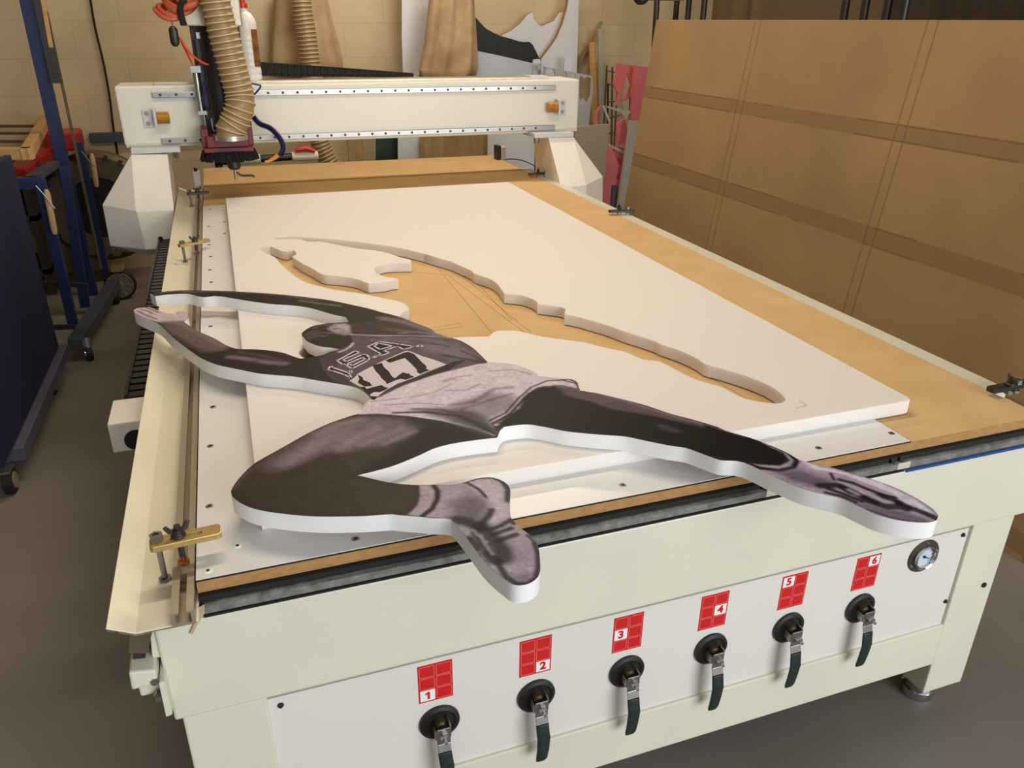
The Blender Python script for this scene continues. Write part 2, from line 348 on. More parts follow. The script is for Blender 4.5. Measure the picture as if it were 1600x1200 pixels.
# vacuum gauge
gx, gz = 1.318, 0.471
g = MB().lathe([(0.0245, 0.003), (0.0365, 0.003), (0.038, 0.001), (0.038, 0)], (gx, -0.016, gz), (0, -1, 0), 48).build('vacuum_gauge', mat('gauge_flange', (92, 84, 74), 0.35, metal=0.6, var=0.2, scale=60), T)
MB().lathe([(0.0225, 0.003), (0.0225, 0.010), (0.025, 0.012), (0.027, 0.010), (0.0275, 0.002)], (gx, -0.016, gz), (0, -1, 0), 48).build('bezel', chrome, g)
MB().lathe([(0, 0.0035), (0.0225, 0.0035)], (gx, -0.016, gz), (0, -1, 0), 40).build('dial', mat('dial_face', (190, 206, 214), 0.3), g)
b = MB()
for i in range(3):
    a = PI/2+2*PI*i/3; MB().lathe([(0, 0.004), (0.002, 0.004), (0.003, 0.001)], (gx+0.0325*math.cos(a), -0.018, gz+0.0325*math.sin(a)), (0, -1, 0), 10).build('gauge_screw', steel, g)
a = math.radians(-28); d = Vector((math.cos(a), 0, math.sin(a)))
b.bar(Vector((gx, -0.0205, gz))-d*0.006, Vector((gx, -0.0205, gz))+d*0.016, 0.0018, 0.0008, up=(0, 1, 0)); b.lathe([(0, 0.002), (0.0028, 0.002), (0.003, 0)], (gx, -0.0197, gz), (0, -1, 0), 12)
b.build('needle', black, g)
b = MB()
for i in range(11):
    a = math.radians(225-27*i); d = Vector((math.cos(a), 0, math.sin(a))); c = Vector((gx, -0.0198, gz))
    b.bar(c+d*0.0165, c+d*0.0195, 0.0008 if i % 2 else 0.0014, 0.0004, up=(0, 1, 0))
b.build('dial_ticks', black, g)
b = MB()
for i in range(14):
    a = math.radians(60-7*i); d = Vector((math.cos(a), 0, math.sin(a))); a2 = math.radians(60-7*(i+1)); d2 = Vector((math.cos(a2), 0, math.sin(a2))); c = Vector((gx, -0.0198, gz))
    b.bar(c+d*0.0208, c+d2*0.0208, 0.0012, 0.0004, up=(0, 1, 0))
b.build('dial_red_arc', mat('dial_red', (150, 40, 50), 0.4), g)

# torn paper stuck at the left corner of the felt
MB().add([Vector(p) for p in [(0.0076,-0.028,0.7182),(0.0007,-0.028,0.7147),(-0.0062,-0.028,0.6959),(-0.0175,-0.028,0.6748),(-0.0137,-0.028,0.6726),(-0.005,-0.028,0.6878),(0.0063,-0.028,0.7034)]]+[Vector(p) for p in [(0.0074,-0.0262,0.7168),(0.0004,-0.0262,0.7133),(-0.0064,-0.0262,0.6945),(-0.0177,-0.0262,0.6733),(-0.014,-0.0262,0.6711),(-0.0052,-0.0262,0.6864),(0.006,-0.0262,0.7019)]],
    [(0,1,2,3,4,5,6),(13,12,11,10,9,8,7)]+[(i,(i+1)%7,7+(i+1)%7,7+i) for i in range(7)]).build('torn_paper', tapepaper)
tag(bpy.data.objects['torn_paper'], 'small torn brown paper scrap hanging at the left end of the grey gasket', 'paper')

# ---------------------------------------------------------------- spoilboard, base sheet
sp = thing('spoilboard', 'tan MDF spoilboard covering the whole router bed under the white sheets', 'board')
MB().box(0.0, 1.553, -0.002, 3.46, 0.7195, 0.7375).build('board_core', mdf, sp)
b = MB()
def groove(p, q, wd=0.0012):
    p = Vector((p[0], p[1], 0.7376)); q = Vector((q[0], q[1], 0.7376)); b.bar(p, q, wd, 0.0004)
G = [(0.6958,1.7358),(0.6707,0.731),(0.6964,1.2666),(0.7486,0.7416),(0.7329,1.2548),(0.7635,0.7367),(0.7566,1.2334),(0.7643,1.1004),(0.7566,1.2334),(0.7491,0.8375),(0.5446,0.8462),(0.6184,0.8557),(0.5391,0.8245),(0.6151,0.8325),(0.5617,1.3665),(0.6964,1.2666),(0.7977,0.6157),(0.8029,0.5532),(1.0352,0.364),(1.0485,0.243)]
for i in range(0, len(G), 2): groove(G[i], G[i+1])
for q0, q1 in zip([(1.4008,0.3551),(1.4695,0.3205),(1.4778,0.2906),(1.4285,0.2332),(1.2161,0.1411),(1.4698,0.1575),(1.4915,0.1369)], [(1.4695,0.3205),(1.4778,0.2906),(1.4312,0.2323),(1.484,0.1628),(1.3807,0.0712),(1.4915,0.1369),(1.4164,0.0741)]):
    pass
b.build('router_grooves', mat('groove_dark', (150, 106, 52), 0.9), sp)
MB().box(0.0, 1.553, -0.0035, -0.002, 0.7195, 0.7373).build('front_edge', mdf_edge, sp)

bs = thing('base_sheet', 'glossy white laminate sheet screwed to the spoilboard under the foam board', 'sheet')
MB().prism([(0, -0.001), (1.2265, -0.001), (1.2265, 0.13), (0.125, 0.13), (0.125, 2.4948), (0, 2.4948)], 0.7376, 0.740, 'z').build('sheet', laminate, bs, bevel=0.0003)
MB().box(0.0, 1.2265, -0.0030, -0.0012, 0.7374, 0.7388).build('dark_edge', black, bs)
MB().box(1.228, 1.2295, 0, 0.13, 0.7375, 0.7385).build('dark_side_edge', black, bs)
for i, q in enumerate([(0.0558,0.0606),(0.0157,0.0142),(0.2198,0.0228),(0.6578,0.0303),(1.0476,0.03),(1.2144,0.0327),(0.0183,0.1815),(0.0205,0.383),(0.0259,0.5461),(0.0231,1.0204),(0.0264,1.4017),(0.0233,1.5317),(0.0258,1.6888),(0.0223,1.8446),(0.0741,1.9903),(0.0209,2.1181),(0.0776,2.1802),(0.0263,2.4234)]):
    s = MB().lathe([(0, 0.0006), (0.0042, 0.0010), (0.0058, 0.0006), (0.0062, 0)], (q[0], q[1], 0.740), n=20).build('screw', stwhite if i in (0, 1) else steel, bs)
    c = MB(); a = random.random()*3
    for t in (0, 1, 2): c.bar(Vector((q[0], q[1], 0.7412))-Vector((math.cos(a+t*PI/3), math.sin(a+t*PI/3), 0))*0.0024, Vector((q[0], q[1], 0.7412))+Vector((math.cos(a+t*PI/3), math.sin(a+t*PI/3), 0))*0.0024, 0.0013, 0.0008)
    c.build('screw_socket', dkmetal, s)
# ---------------------------------------------------------------- the athlete cut-out and the sheet it came from
# outline on the plane of the printed face, metres
OUT = [(-0.1135,1.1614),(-0.0712,1.1642),(-0.0348,1.1607),(0.0254,1.1384),(0.0796,1.1152),(0.16,1.0724),(0.235,1.0235),(0.3074,0.9667),(0.3582,0.9115),(0.4101,0.8511)] + [(0.3776,0.8863),(0.4214,0.8292),(0.4517,0.7897),(0.47,0.7515),(0.4857,0.7217),(0.5037,0.6809),(0.5043,0.6616),(0.5276,0.6248),(0.5453,0.5968),(0.5577,0.5534),(0.5621,0.5096),(0.5649,0.4636),(0.5978,0.4484),(0.6184,0.4285),(0.6329,0.4023),(0.6396,0.3751)] + [(0.6368,0.3679),(0.6669,0.3498),(0.6937,0.3328),(0.6995,0.3134),(0.6891,0.28),(0.712,0.2612),(0.7482,0.2198),(0.7777,0.1817),(0.803,0.1392),(0.8306,0.1037),(0.8556,0.0667)] + [(0.8595,0.053),(0.887,0.0136),(0.9024,-0.0177),(0.9125,-0.0464),(0.9173,-0.0725),(0.9421,-0.0994),(0.9646,-0.1275),(0.9848,-0.1568),(1.001,-0.1889),(1.0087,-0.2216),(1.0095,-0.2507),(1.0038,-0.2667),(0.9926,-0.2746),(0.9761,-0.2752),(0.9556,-0.267),(0.9383,-0.2554),(0.9221,-0.2361),(0.912,-0.2089),(0.9031,-0.1858),(0.8857,-0.1685),(0.8663,-0.1457),(0.8532,-0.1173),(0.8428,-0.0915),(0.8365,-0.0715),(0.8275,-0.0502),(0.8183,-0.0418),(0.7954,-0.0314)] + [(0.7647,0.0201),(0.7438,0.0356),(0.714,0.063),(0.6878,0.0877),(0.6474,0.109),(0.6004,0.1369),(0.568,0.1663),(0.5445,0.1823),(0.5046,0.1857),(0.494,0.1757),(0.4829,0.1553)] + [(0.4807,0.1531),(0.4549,0.1559),(0.4081,0.1571),(0.3741,0.1515),(0.3409,0.1352),(0.2984,0.1177),(0.2617,0.1097)] + [(0.2396,0.1072),(0.2667,0.0833),(0.2878,0.0665),(0.3209,0.0496)] + [(0.3416,0.0436),(0.3643,0.0359),(0.3838,0.0341),(0.4055,0.0389),(0.4281,0.0376),(0.4424,0.0264),(0.4499,0.007),(0.4474,-0.011),(0.4369,-0.0391),(0.4259,-0.0741),(0.4274,-0.0951),(0.4327,-0.1129),(0.4386,-0.1343),(0.4373,-0.1527),(0.4294,-0.1789),(0.4213,-0.2004),(0.4149,-0.2096),(0.4079,-0.2148),(0.4008,-0.2179),(0.3936,-0.219),(0.3857,-0.2176),(0.3797,-0.2137),(0.3756,-0.2074),(0.373,-0.1996),(0.3662,-0.1816),(0.3597,-0.1552),(0.3558,-0.125),(0.3518,-0.0932),(0.3471,-0.0618),(0.3447,-0.0536),(0.3369,-0.0481),(0.3201,-0.0415),(0.2999,-0.0301),(0.2792,-0.0201)] + [(0.2691,-0.0138),(0.2276,-0.0048),(0.1743,0.0121),(0.1428,0.0261),(0.1009,0.0508),(0.08,0.0687),(0.0654,0.0889),(0.057,0.1074),(0.0558,0.1215),(0.0625,0.1427),(0.0775,0.1719),(0.0953,0.1966),(0.1371,0.2313),(0.1819,0.2684),(0.2227,0.2947),(0.261,0.3108),(0.2818,0.317)] + [(0.2841,0.331),(0.2936,0.3526),(0.307,0.3708),(0.2956,0.4172)] + [(0.278,0.4399),(0.2287,0.4796),(0.1867,0.5135),(0.1227,0.5511),(0.0847,0.5844),(0.0429,0.6237),(0.0154,0.6635),(-0.0069,0.7117),(-0.0337,0.7779),(-0.0551,0.8354),(-0.0782,0.907),(-0.0969,0.941),(-0.1196,0.977),(-0.1397,1.0165),(-0.1426,1.038),(-0.1348,1.0477),(-0.1098,1.0457),(-0.0867,1.0137),(-0.0641,0.9823),(-0.0461,0.9705),(-0.0432,0.9897),(-0.0308,0.9929),(-0.0205,0.9621),(-0.0185,0.93),(-0.0271,0.9125),(-0.0092,0.8679),(0.0081,0.8302),(0.0381,0.7792),(0.0635,0.7263),(0.0823,0.701),(0.1141,0.6876),(0.1457,0.6706),(0.1733,0.6475),(0.1934,0.618),(0.2048,0.6034)] + [(0.227,0.605),(0.2511,0.6098),(0.2658,0.6215),(0.2881,0.6284),(0.2825,0.6367),(0.2704,0.6464),(0.253,0.6579),(0.2379,0.6785),(0.2269,0.7018),(0.2237,0.723),(0.2206,0.7467),(0.2296,0.7668),(0.2522,0.7918),(0.289,0.7974),(0.3321,0.7922),(0.3311,0.8246)] + [(0.3105,0.8477),(0.2819,0.887),(0.2591,0.9189),(0.226,0.9484)] + [(0.1733,0.9783),(0.1188,1.0217),(0.0632,1.0728),(0.0405,1.0869),(0.0177,1.0849),(-0.0013,1.1005),(-0.0168,1.1217),(-0.0322,1.1308),(-0.0702,1.1364),(-0.1,1.1326)]
# the outline keeps its corners; bends get extra points
def refine(P, closed=True):
    P = [Vector((p[0], p[1])) for p in P]; n = len(P); out = []
    for i in range(n):
        a, b_, c, d = P[i-1], P[i], P[(i+1) % n], P[(i+2) % n]
        out.append(b_.copy()); Lc = (c-b_).length
        a1 = (b_-a).angle(c-b_, 0); a2 = (c-b_).angle(d-c, 0)
        if Lc > 0.012 and a1 < 0.95 and a2 < 0.95:
            k = min(6, int(Lc/0.008))
            for j in range(1, k):
                t = j/k
                m1 = (c-a)*0.5*min(1, Lc/max((b_-a).length, 1e-6)); m2 = (d-b_)*0.5*min(1, Lc/max((d-c).length, 1e-6))
                h = b_*(2*t**3-3*t*t+1)+m1*(t**3-2*t*t+t)+c*(-2*t**3+3*t*t)+m2*(t**3-t*t)
                out.append(h)
        elif Lc > 0.012:
            k = int(Lc/0.010)
            for j in range(1, max(k, 1)): out.append(b_.lerp(c, j/k))
    return out
RIM = refine(OUT)
def inside(pts, poly):
    x = pts[:, 0][:, None]; y = pts[:, 1][:, None]; P = np.array([(p[0], p[1]) for p in poly]); Q = np.roll(P, -1, 0)
    c = ((P[:, 1] > y) != (Q[:, 1] > y)) & (x < (Q[:, 0]-P[:, 0])*(y-P[:, 1])/np.where(Q[:, 1] == P[:, 1], 1e-12, Q[:, 1]-P[:, 1])+P[:, 0])
    return c.sum(1) % 2 == 1
def segdist(pts, P, closed=True):
    P = np.array([(p[0], p[1]) for p in P]); Q = np.roll(P, -1, 0) if closed else P[1:]
    A = P if closed else P[:-1]; best = np.full(len(pts), 1e9)
    for a, q in zip(A, Q):
        d = q-a; L2 = max(d@d, 1e-12); t = np.clip(((pts-a)@d)/L2, 0, 1)
        best = np.minimum(best, np.hypot(*(pts-a-t[:, None]*d).T))
    return best
def cdt(loops, extra, z, up=True):
    vs = [Vector((p[0], p[1])) for l in loops for p in l]; ed = []; k = 0
    for l in loops:
        ed += [(k+i, k+(i+1) % len(l)) for i in range(len(l))]; k += len(l)
    vs += [Vector((p[0], p[1])) for p in extra]
    r = geometry.delaunay_2d_cdt(vs, ed, [], 2 if len(loops) > 1 else 1, 1e-6)
    return [(v.x, v.y) for v in r[0]], [tuple(f) for f in r[2]]
def walls(mb, loop, z0, z1):
    n = len(loop); mb.add([(p[0], p[1], z0) for p in loop]+[(p[0], p[1], z1) for p in loop], [(i, (i+1) % n, n+(i+1) % n, n+i) for i in range(n)], True)

Z0, Z1 = 0.768, 0.796
cut = thing('athlete_cutout', 'thick white foam cut-out printed with a leaping hurdler in vest and shorts, grey tones', 'cut-out')
mb = MB(); V, F = cdt([RIM], [], 0)
mb.add([(x, y, Z0+0.0002) for x, y in V], F); walls(mb, RIM, Z0+0.0002, Z1-0.0004); mb.add([(x, y, Z1-0.0004) for x, y in V], F)
mb.build('foam_core', mat('cutout_foam', (236, 235, 233), 0.5, var=0.01, scale=4), cut)
# printed face: fine mesh with the print as point colours
arr = np.array([(p.x, p.y) for p in RIM]); st = 0.0023
gx_, gy_ = np.meshgrid(np.arange(arr[:, 0].min(), arr[:, 0].max(), st), np.arange(arr[:, 1].min(), arr[:, 1].max(), st))
gp = np.stack([gx_.ravel(), gy_.ravel()], 1); gp[:, 0] += (np.arange(len(gp)) % 2)*0.0002
gp = gp[inside(gp, RIM)]; dr = segdist(gp, RIM); gp = gp[dr > 0.0016]
rim2 = []
for i, p in enumerate(RIM):
    q = RIM[(i+1) % len(RIM)]; k = max(1, int((q-p).length/0.0035))
    for j in range(k): rim2.append(p.lerp(q, j/k))
V, F = cdt([rim2], gp, 0)
PV = np.array(V)
SR = lambda c: np.array(lin(c))**1.45*np.array((2.05, 2.40, 2.48))
colr = np.tile(SR((56, 46, 42)), (len(PV), 1))
def blend(c, a):
    global colr
    a = a[:, None]; colr = colr*(1-a)+SR(c)*a
def paint(poly, c, fe=0.006, al=1.0):
    P = np.array([(p[0], p[1]) for p in poly]); sel = np.where((PV[:, 0] > P[:, 0].min()-fe) & (PV[:, 0] < P[:, 0].max()+fe) & (PV[:, 1] > P[:, 1].min()-fe) & (PV[:, 1] < P[:, 1].max()+fe))[0]
    if not len(sel): return
    pts = PV[sel]; d = segdist(pts, poly)*np.where(inside(pts, poly), 1, -1)
    t = np.clip(d/fe*0.8+0.5, 0, 1); a = np.zeros(len(PV)); a[sel] = t*t*(3-2*t)*al; blend(c, a)
def stroke(path, wd, c, fe=0.003, al=1.0):
    P = np.array([(p[0], p[1]) for p in path]); mgn = wd+fe; sel = np.where((PV[:, 0] > P[:, 0].min()-mgn) & (PV[:, 0] < P[:, 0].max()+mgn) & (PV[:, 1] > P[:, 1].min()-mgn) & (PV[:, 1] < P[:, 1].max()+mgn))[0]
    if not len(sel): return
    d = wd/2-segdist(PV[sel], path, False); t = np.clip(d/fe*0.8+0.5, 0, 1); a = np.zeros(len(PV)); a[sel] = t*t*(3-2*t)*al; blend(c, a)
LT = (172, 156, 160); MD = (112, 98, 102); DK = (44, 36, 34)
# bent leg; its browner base paints in a mild gloss reflection
paint([(0.0506,0.1186),(0.0654,0.1611),(0.138,0.2422),(0.2539,0.3197),(0.3075,0.3018),(0.3596,0.2269),(0.3014,0.1324),(0.2399,0.112),(0.2878,0.0665),(0.3314,0.0423),(0.292,-0.0245),(0.1632,0.0109),(0.0796,0.0602)], (72, 60, 53), .03)
paint([(0.1093,0.1867),(0.1416,0.2242),(0.1807,0.2569),(0.2215,0.2857),(0.2644,0.2966),(0.3052,0.2894),(0.3438,0.27),(0.3635,0.2318),(0.3531,0.2109),(0.3141,0.1945),(0.292,0.1904),(0.2604,0.1898),(0.2341,0.1875),(0.2152,0.1994),(0.1888,0.1918),(0.1567,0.1707),(0.1269,0.1628),(0.1107,0.1708)], (108, 93, 95), .03)
paint([(0.1795,0.2455),(0.2199,0.2738),(0.2605,0.2726),(0.2636,0.2409),(0.2414,0.2018),(0.2216,0.2084),(0.1949,0.2007),(0.1577,0.1808),(0.1377,0.1771),(0.1563,0.2192)], (118, 102, 106), .03, .8)
paint([(0.2736,0.2682),(0.3269,0.2566),(0.3518,0.2295),(0.3226,0.2092),(0.2891,0.2029),(0.2608,0.2241)], (112, 97, 100), .03, .7)
paint([(0.3687,0.2301),(0.4529,0.1956),(0.4382,0.147),(0.3703,0.1472),(0.3254,0.1243),(0.2477,0.1144),(0.2774,0.1405),(0.3319,0.177)], (42, 35, 33), .03)
stroke([(0.0599,0.1294),(0.0748,0.1628),(0.1099,0.1969),(0.181,0.2597),(0.2511,0.3011)], .008, (92, 80, 80), .012, .8)
for s_, wd in (([(0.1401,0.1763),(0.176,0.2126),(0.2161,0.245)], .02), ([(0.2251,0.1961),(0.2617,0.2296),(0.2974,0.2478)], .016), ([(0.2622,0.2005),(0.2972,0.2177),(0.3363,0.2348)], .012), ([(0.2975,0.1914),(0.3214,0.2037),(0.355,0.2193)], .010), ([(0.1972,0.2632),(0.2379,0.2864),(0.2776,0.2922)], .014)):
    stroke(s_, wd, (140, 124, 128), wd*1.2, .45)
# shorts
paint([(0.2754,0.3125),(0.2938,0.3539),(0.3097,0.3771),(0.3361,0.3903),(0.3764,0.4071),(0.4475,0.439),(0.5333,0.461),(0.5657,0.466),(0.6054,0.4502),(0.6357,0.4099),(0.6502,0.3675),(0.6878,0.3428),(0.7024,0.3062),(0.6848,0.2665),(0.6497,0.316),(0.6125,0.3131),(0.5772,0.2878),(0.5376,0.2381),(0.487,0.2029),(0.4864,0.1661),(0.4786,0.1597),(0.4529,0.1956),(0.4086,0.2419),(0.3598,0.2777),(0.3081,0.3049)], LT, .004)
paint([(0.4341,0.2932),(0.5244,0.3275),(0.5688,0.2906),(0.5551,0.2527),(0.4881,0.2152),(0.4821,0.1616),(0.4529,0.1956),(0.4298,0.2348)], (118, 104, 108), .03, .8)
paint([(0.3654,0.3025),(0.4214,0.2905),(0.4724,0.2599),(0.4873,0.2219),(0.4901,0.177),(0.4803,0.1562),(0.4416,0.2056),(0.3999,0.2642)], (66, 56, 56), .02, .8)
for s, wd, al in (([(0.3356,0.299),(0.3903,0.284),(0.4401,0.2508),(0.4839,0.167)], .008, .9), ([(0.3715,0.3038),(0.4198,0.2843),(0.458,0.2318),(0.4875,0.1779)], .006, .7), ([(0.3284,0.3354),(0.385,0.3235),(0.4275,0.3023)], .004, .5),
                  ([(0.4413,0.2977),(0.4838,0.2975),(0.5374,0.3381),(0.5715,0.3344)], .012, .45), ([(0.4525,0.2733),(0.5137,0.2946),(0.5621,0.3075)], .008, .4), ([(0.4537,0.4008),(0.4863,0.4139),(0.5123,0.4133)], .006, .4),
                  ([(0.5543,0.42),(0.6024,0.4124),(0.6276,0.3791)], .004, .5), ([(0.4491,0.3601),(0.4835,0.3486),(0.5179,0.3677)], .008, .35), ([(0.3827,0.3527),(0.4273,0.3599),(0.4654,0.3852)], .006, .35), ([(0.306,0.3569),(0.3588,0.3535)], .005, .4)):
    stroke(s, wd, (62, 52, 54), wd*.6, al)
# hem stripes of the far leg of the shorts
for off, wd in ((0, .0045), (14, .003)):
    stroke([(0.4881,0.2152),(0.5247,0.2357),(0.5664,0.2842),(0.6063,0.3228),(0.6463,0.3406),(0.6774,0.3342),(0.6965,0.3082)], wd if off == 0 else .0001, (40, 33, 34), .003)
stroke([(0.4893,0.2053),(0.528,0.2279),(0.5686,0.2727),(0.6056,0.3079),(0.6309,0.3184),(0.6673,0.3102),(0.6877,0.2805)], .0035, (40, 33, 34), .003)
stroke([(0.494,0.1974),(0.5314,0.2202),(0.5718,0.2645),(0.6128,0.3055),(0.6425,0.3145)], .007, LT, .003)
stroke([(0.6655,0.3382),(0.6907,0.3338),(0.6966,0.316),(0.6877,0.282)], .004, (60, 50, 54), .003)
# far leg
paint([(0.4949,0.2002),(0.5529,0.2466),(0.5877,0.2989),(0.618,0.3189),(0.6497,0.316),(0.6833,0.2857),(0.7074,0.2371),(0.7484,0.188),(0.7991,0.1046),(0.8716,0.0188),(0.828,-0.0451),(0.7619,0.0154),(0.6924,0.079),(0.5993,0.1342),(0.5428,0.1779)], (38, 31, 30), .008)
paint([(0.6541,0.3184),(0.6964,0.2852),(0.7319,0.2471),(0.7576,0.206),(0.7941,0.1522),(0.8273,0.0983),(0.8588,0.0471),(0.8209,0.0878),(0.7816,0.1298),(0.7501,0.1603),(0.7149,0.1855),(0.6876,0.2294),(0.6563,0.2687)], (96, 82, 86), .012, .95)
stroke([(0.6949,0.2819),(0.7467,0.2168),(0.791,0.1466),(0.8357,0.0859),(0.8749,0.0236)], .006, (122, 106, 110), .008, .8)
paint([(0.7589,0.1117),(0.7733,0.1037),(0.7875,0.0741),(0.7767,0.0716),(0.7592,0.0898)], (82, 70, 74), .012, .8)
paint([(0.8384,0.085),(0.8579,0.0505),(0.8853,0.0113),(0.9,-0.0254),(0.9034,-0.0543),(0.893,-0.0723),(0.8752,-0.0758),(0.8487,-0.0626),(0.8183,-0.0418),(0.7808,-0.0076)], (34, 27, 29), .006)
# far sock and shoe
paint([(0.893,0.0087),(0.9067,-0.0163),(0.9191,-0.0541),(0.9508,-0.1075),(0.9914,-0.1664),(1.0104,-0.2107),(1.0091,-0.2656),(0.9831,-0.2797),(0.9425,-0.2659),(0.9068,-0.2115),(0.8744,-0.1647),(0.8517,-0.1192),(0.8368,-0.0793),(0.825,-0.0494),(0.8472,-0.0647),(0.8764,-0.0782),(0.901,-0.0697),(0.9075,-0.0447),(0.8991,-0.0223)], (148, 132, 142), .005)
stroke([(0.905,-0.0186),(0.915,-0.0472),(0.9108,-0.073),(0.8931,-0.088),(0.8654,-0.089),(0.8412,-0.0731),(0.8275,-0.0502)], .010, (46, 37, 42), .004)
paint([(0.8544,-0.0878),(0.8995,-0.0954),(0.9107,-0.1194),(0.9247,-0.139),(0.9122,-0.1541),(0.8861,-0.15),(0.8657,-0.1239)], (88, 76, 88), .02, .8)
paint([(0.9167,-0.0744),(0.9323,-0.0982),(0.9602,-0.1291),(0.9907,-0.1672),(1.0036,-0.2207),(1.0018,-0.2601),(0.991,-0.2504),(0.9812,-0.2288),(0.9859,-0.202),(0.9698,-0.1668),(0.9556,-0.1346),(0.9426,-0.1196),(0.9204,-0.105)], (178, 164, 174), .006, .9)
paint([(0.8988,-0.2009),(0.9264,-0.204),(0.939,-0.2237),(0.9633,-0.2411),(0.9839,-0.2717),(0.9721,-0.2735),(0.9496,-0.2659),(0.9243,-0.2398)], (98, 86, 98), .01, .8)
for s, wd in (([(0.8969,-0.1472),(0.9222,-0.1541),(0.9325,-0.1807),(0.9363,-0.2043),(0.9489,-0.224),(0.969,-0.2309),(0.9723,-0.2381)], .016), ([(0.9365,-0.142),(0.9493,-0.1566),(0.9584,-0.1796),(0.9694,-0.1996),(0.9791,-0.2093)], .009), ([(0.9732,-0.2199),(0.9798,-0.2345),(0.9887,-0.2527),(0.9948,-0.271)], .013),
              ([(0.9358,-0.1226),(0.9283,-0.1392)], .006), ([(0.9028,-0.1575),(0.9145,-0.1778),(0.9254,-0.2006)], .010), ([(0.8922,-0.1654),(0.9071,-0.1817),(0.9154,-0.2003)], .008), ([(0.9264,-0.1589),(0.9283,-0.176)], .014), ([(0.9381,-0.1954),(0.9435,-0.2099)], .014), ([(0.963,-0.1975),(0.969,-0.209),(0.9752,-0.2221)], .014)):
    stroke(s, wd, (38, 30, 35), wd*.4, .92)
for s in ([(0.9373,-0.1559),(0.9471,-0.1758)], [(0.9497,-0.18),(0.9554,-0.2013)], [(0.9557,-0.2077),(0.9654,-0.2173)], [(0.9295,-0.1699),(0.9335,-0.1843)]):
    stroke(s, .006, (150, 135, 145), .006, .8)
stroke([(0.9194,-0.2232),(0.9354,-0.2494),(0.9571,-0.2684),(0.9781,-0.2755)], .005, (60, 50, 58), .005, .7)
# near sock and shoe
paint([(0.324,0.0472),(0.3482,0.0404),(0.3649,0.0381),(0.4068,0.0433),(0.431,0.0386),(0.4463,0.0226),(0.4541,0.0008),(0.4289,-0.0709),(0.4369,-0.1143),(0.4409,-0.1464),(0.4228,-0.2043),(0.393,-0.2205),(0.3753,-0.2112),(0.3606,-0.166),(0.3518,-0.0932),(0.3407,-0.0514),(0.292,-0.0245),(0.3104,-0.0051),(0.3184,0.0189)], (146, 132, 138), .004)
paint([(0.324,0.0472),(0.3436,0.0419),(0.3407,0.0113),(0.3258,-0.019),(0.3107,-0.0329),(0.2903,-0.0218),(0.3082,-0.0043),(0.318,0.019)], (150, 134, 138), .004)
stroke([(0.3436,0.0419),(0.3451,0.0236),(0.339,0.0029),(0.3258,-0.019),(0.3086,-0.0322)], .009, (52, 42, 42), .004)
paint([(0.354,-0.0111),(0.3842,0.0012),(0.4071,-0.0202),(0.4026,-0.0493),(0.3791,-0.0787),(0.3518,-0.0613),(0.3475,-0.0433)], (98, 86, 92), .03, .85)
paint([(0.396,0.0328),(0.427,0.034),(0.4429,0.017),(0.4427,-0.0057),(0.4344,-0.0383),(0.4224,-0.0729),(0.3918,-0.0798),(0.4095,-0.043),(0.4082,-0.0106),(0.4015,0.011)], (162, 147, 152), .015)
paint([(0.3987,-0.1336),(0.4205,-0.141),(0.4272,-0.1631),(0.4221,-0.1869),(0.4056,-0.2097),(0.3838,-0.2063),(0.3815,-0.1834),(0.3867,-0.1644)], (150, 136, 146), .02)
paint([(0.4056,-0.1448),(0.421,-0.1545),(0.4153,-0.1698),(0.4029,-0.1635)], (126, 112, 124), .04, .8)
paint([(0.383,-0.1941),(0.4102,-0.1973),(0.4108,-0.2095),(0.3903,-0.2163),(0.3798,-0.2069)], (104, 90, 102), .02, .7)
for s, wd in (([(0.4456,0.0161),(0.4463,-0.0041),(0.4354,-0.0333)], .010), ([(0.3884,0.0325),(0.4131,0.0387),(0.4343,0.033),(0.4442,0.0165)], .004), ([(0.3939,0.0307),(0.4042,0.0101),(0.4083,-0.0147)], .006), ([(0.4059,-0.0495),(0.3975,-0.062),(0.3856,-0.0728),(0.3803,-0.0808)], .011),
              ([(0.3745,-0.086),(0.3901,-0.0937),(0.4051,-0.0904),(0.4163,-0.0845)], .009), ([(0.3884,-0.1072),(0.4036,-0.103),(0.4171,-0.1005)], .009), ([(0.3905,-0.1217),(0.4036,-0.1193),(0.4185,-0.1163)], .010), ([(0.379,-0.0851),(0.3835,-0.1056),(0.3879,-0.1254),(0.3898,-0.1439),(0.3869,-0.1602)], .026),
              ([(0.3761,-0.1608),(0.3758,-0.1774),(0.3765,-0.1979),(0.3847,-0.2144),(0.3971,-0.2186),(0.4113,-0.2117),(0.4217,-0.193),(0.4311,-0.1688),(0.4358,-0.144)], .009), ([(0.3687,-0.1432),(0.3714,-0.1592),(0.3755,-0.1627)], .018), ([(0.3551,-0.1051),(0.3599,-0.1204),(0.3598,-0.1293)], .014), ([(0.3514,-0.0563),(0.3641,-0.0655),(0.3765,-0.0843)], .02),
              ([(0.3663,-0.095),(0.3697,-0.1147),(0.3719,-0.1334),(0.3728,-0.1468)], .012), ([(0.4227,-0.0805),(0.4247,-0.091)], .008), ([(0.4329,-0.1224),(0.4366,-0.142)], .005)):
    stroke(s, wd, (44, 35, 38), wd*.5, .9)
for s in ([(0.367,-0.0882),(0.3687,-0.1005),(0.3717,-0.1039)], [(0.3724,-0.1018),(0.3722,-0.1155),(0.3752,-0.1188)], [(0.3721,-0.12),(0.3737,-0.1318)], [(0.3736,-0.1362),(0.3752,-0.1476)]):
    stroke(s, .005, (140, 126, 132), .004, .8)
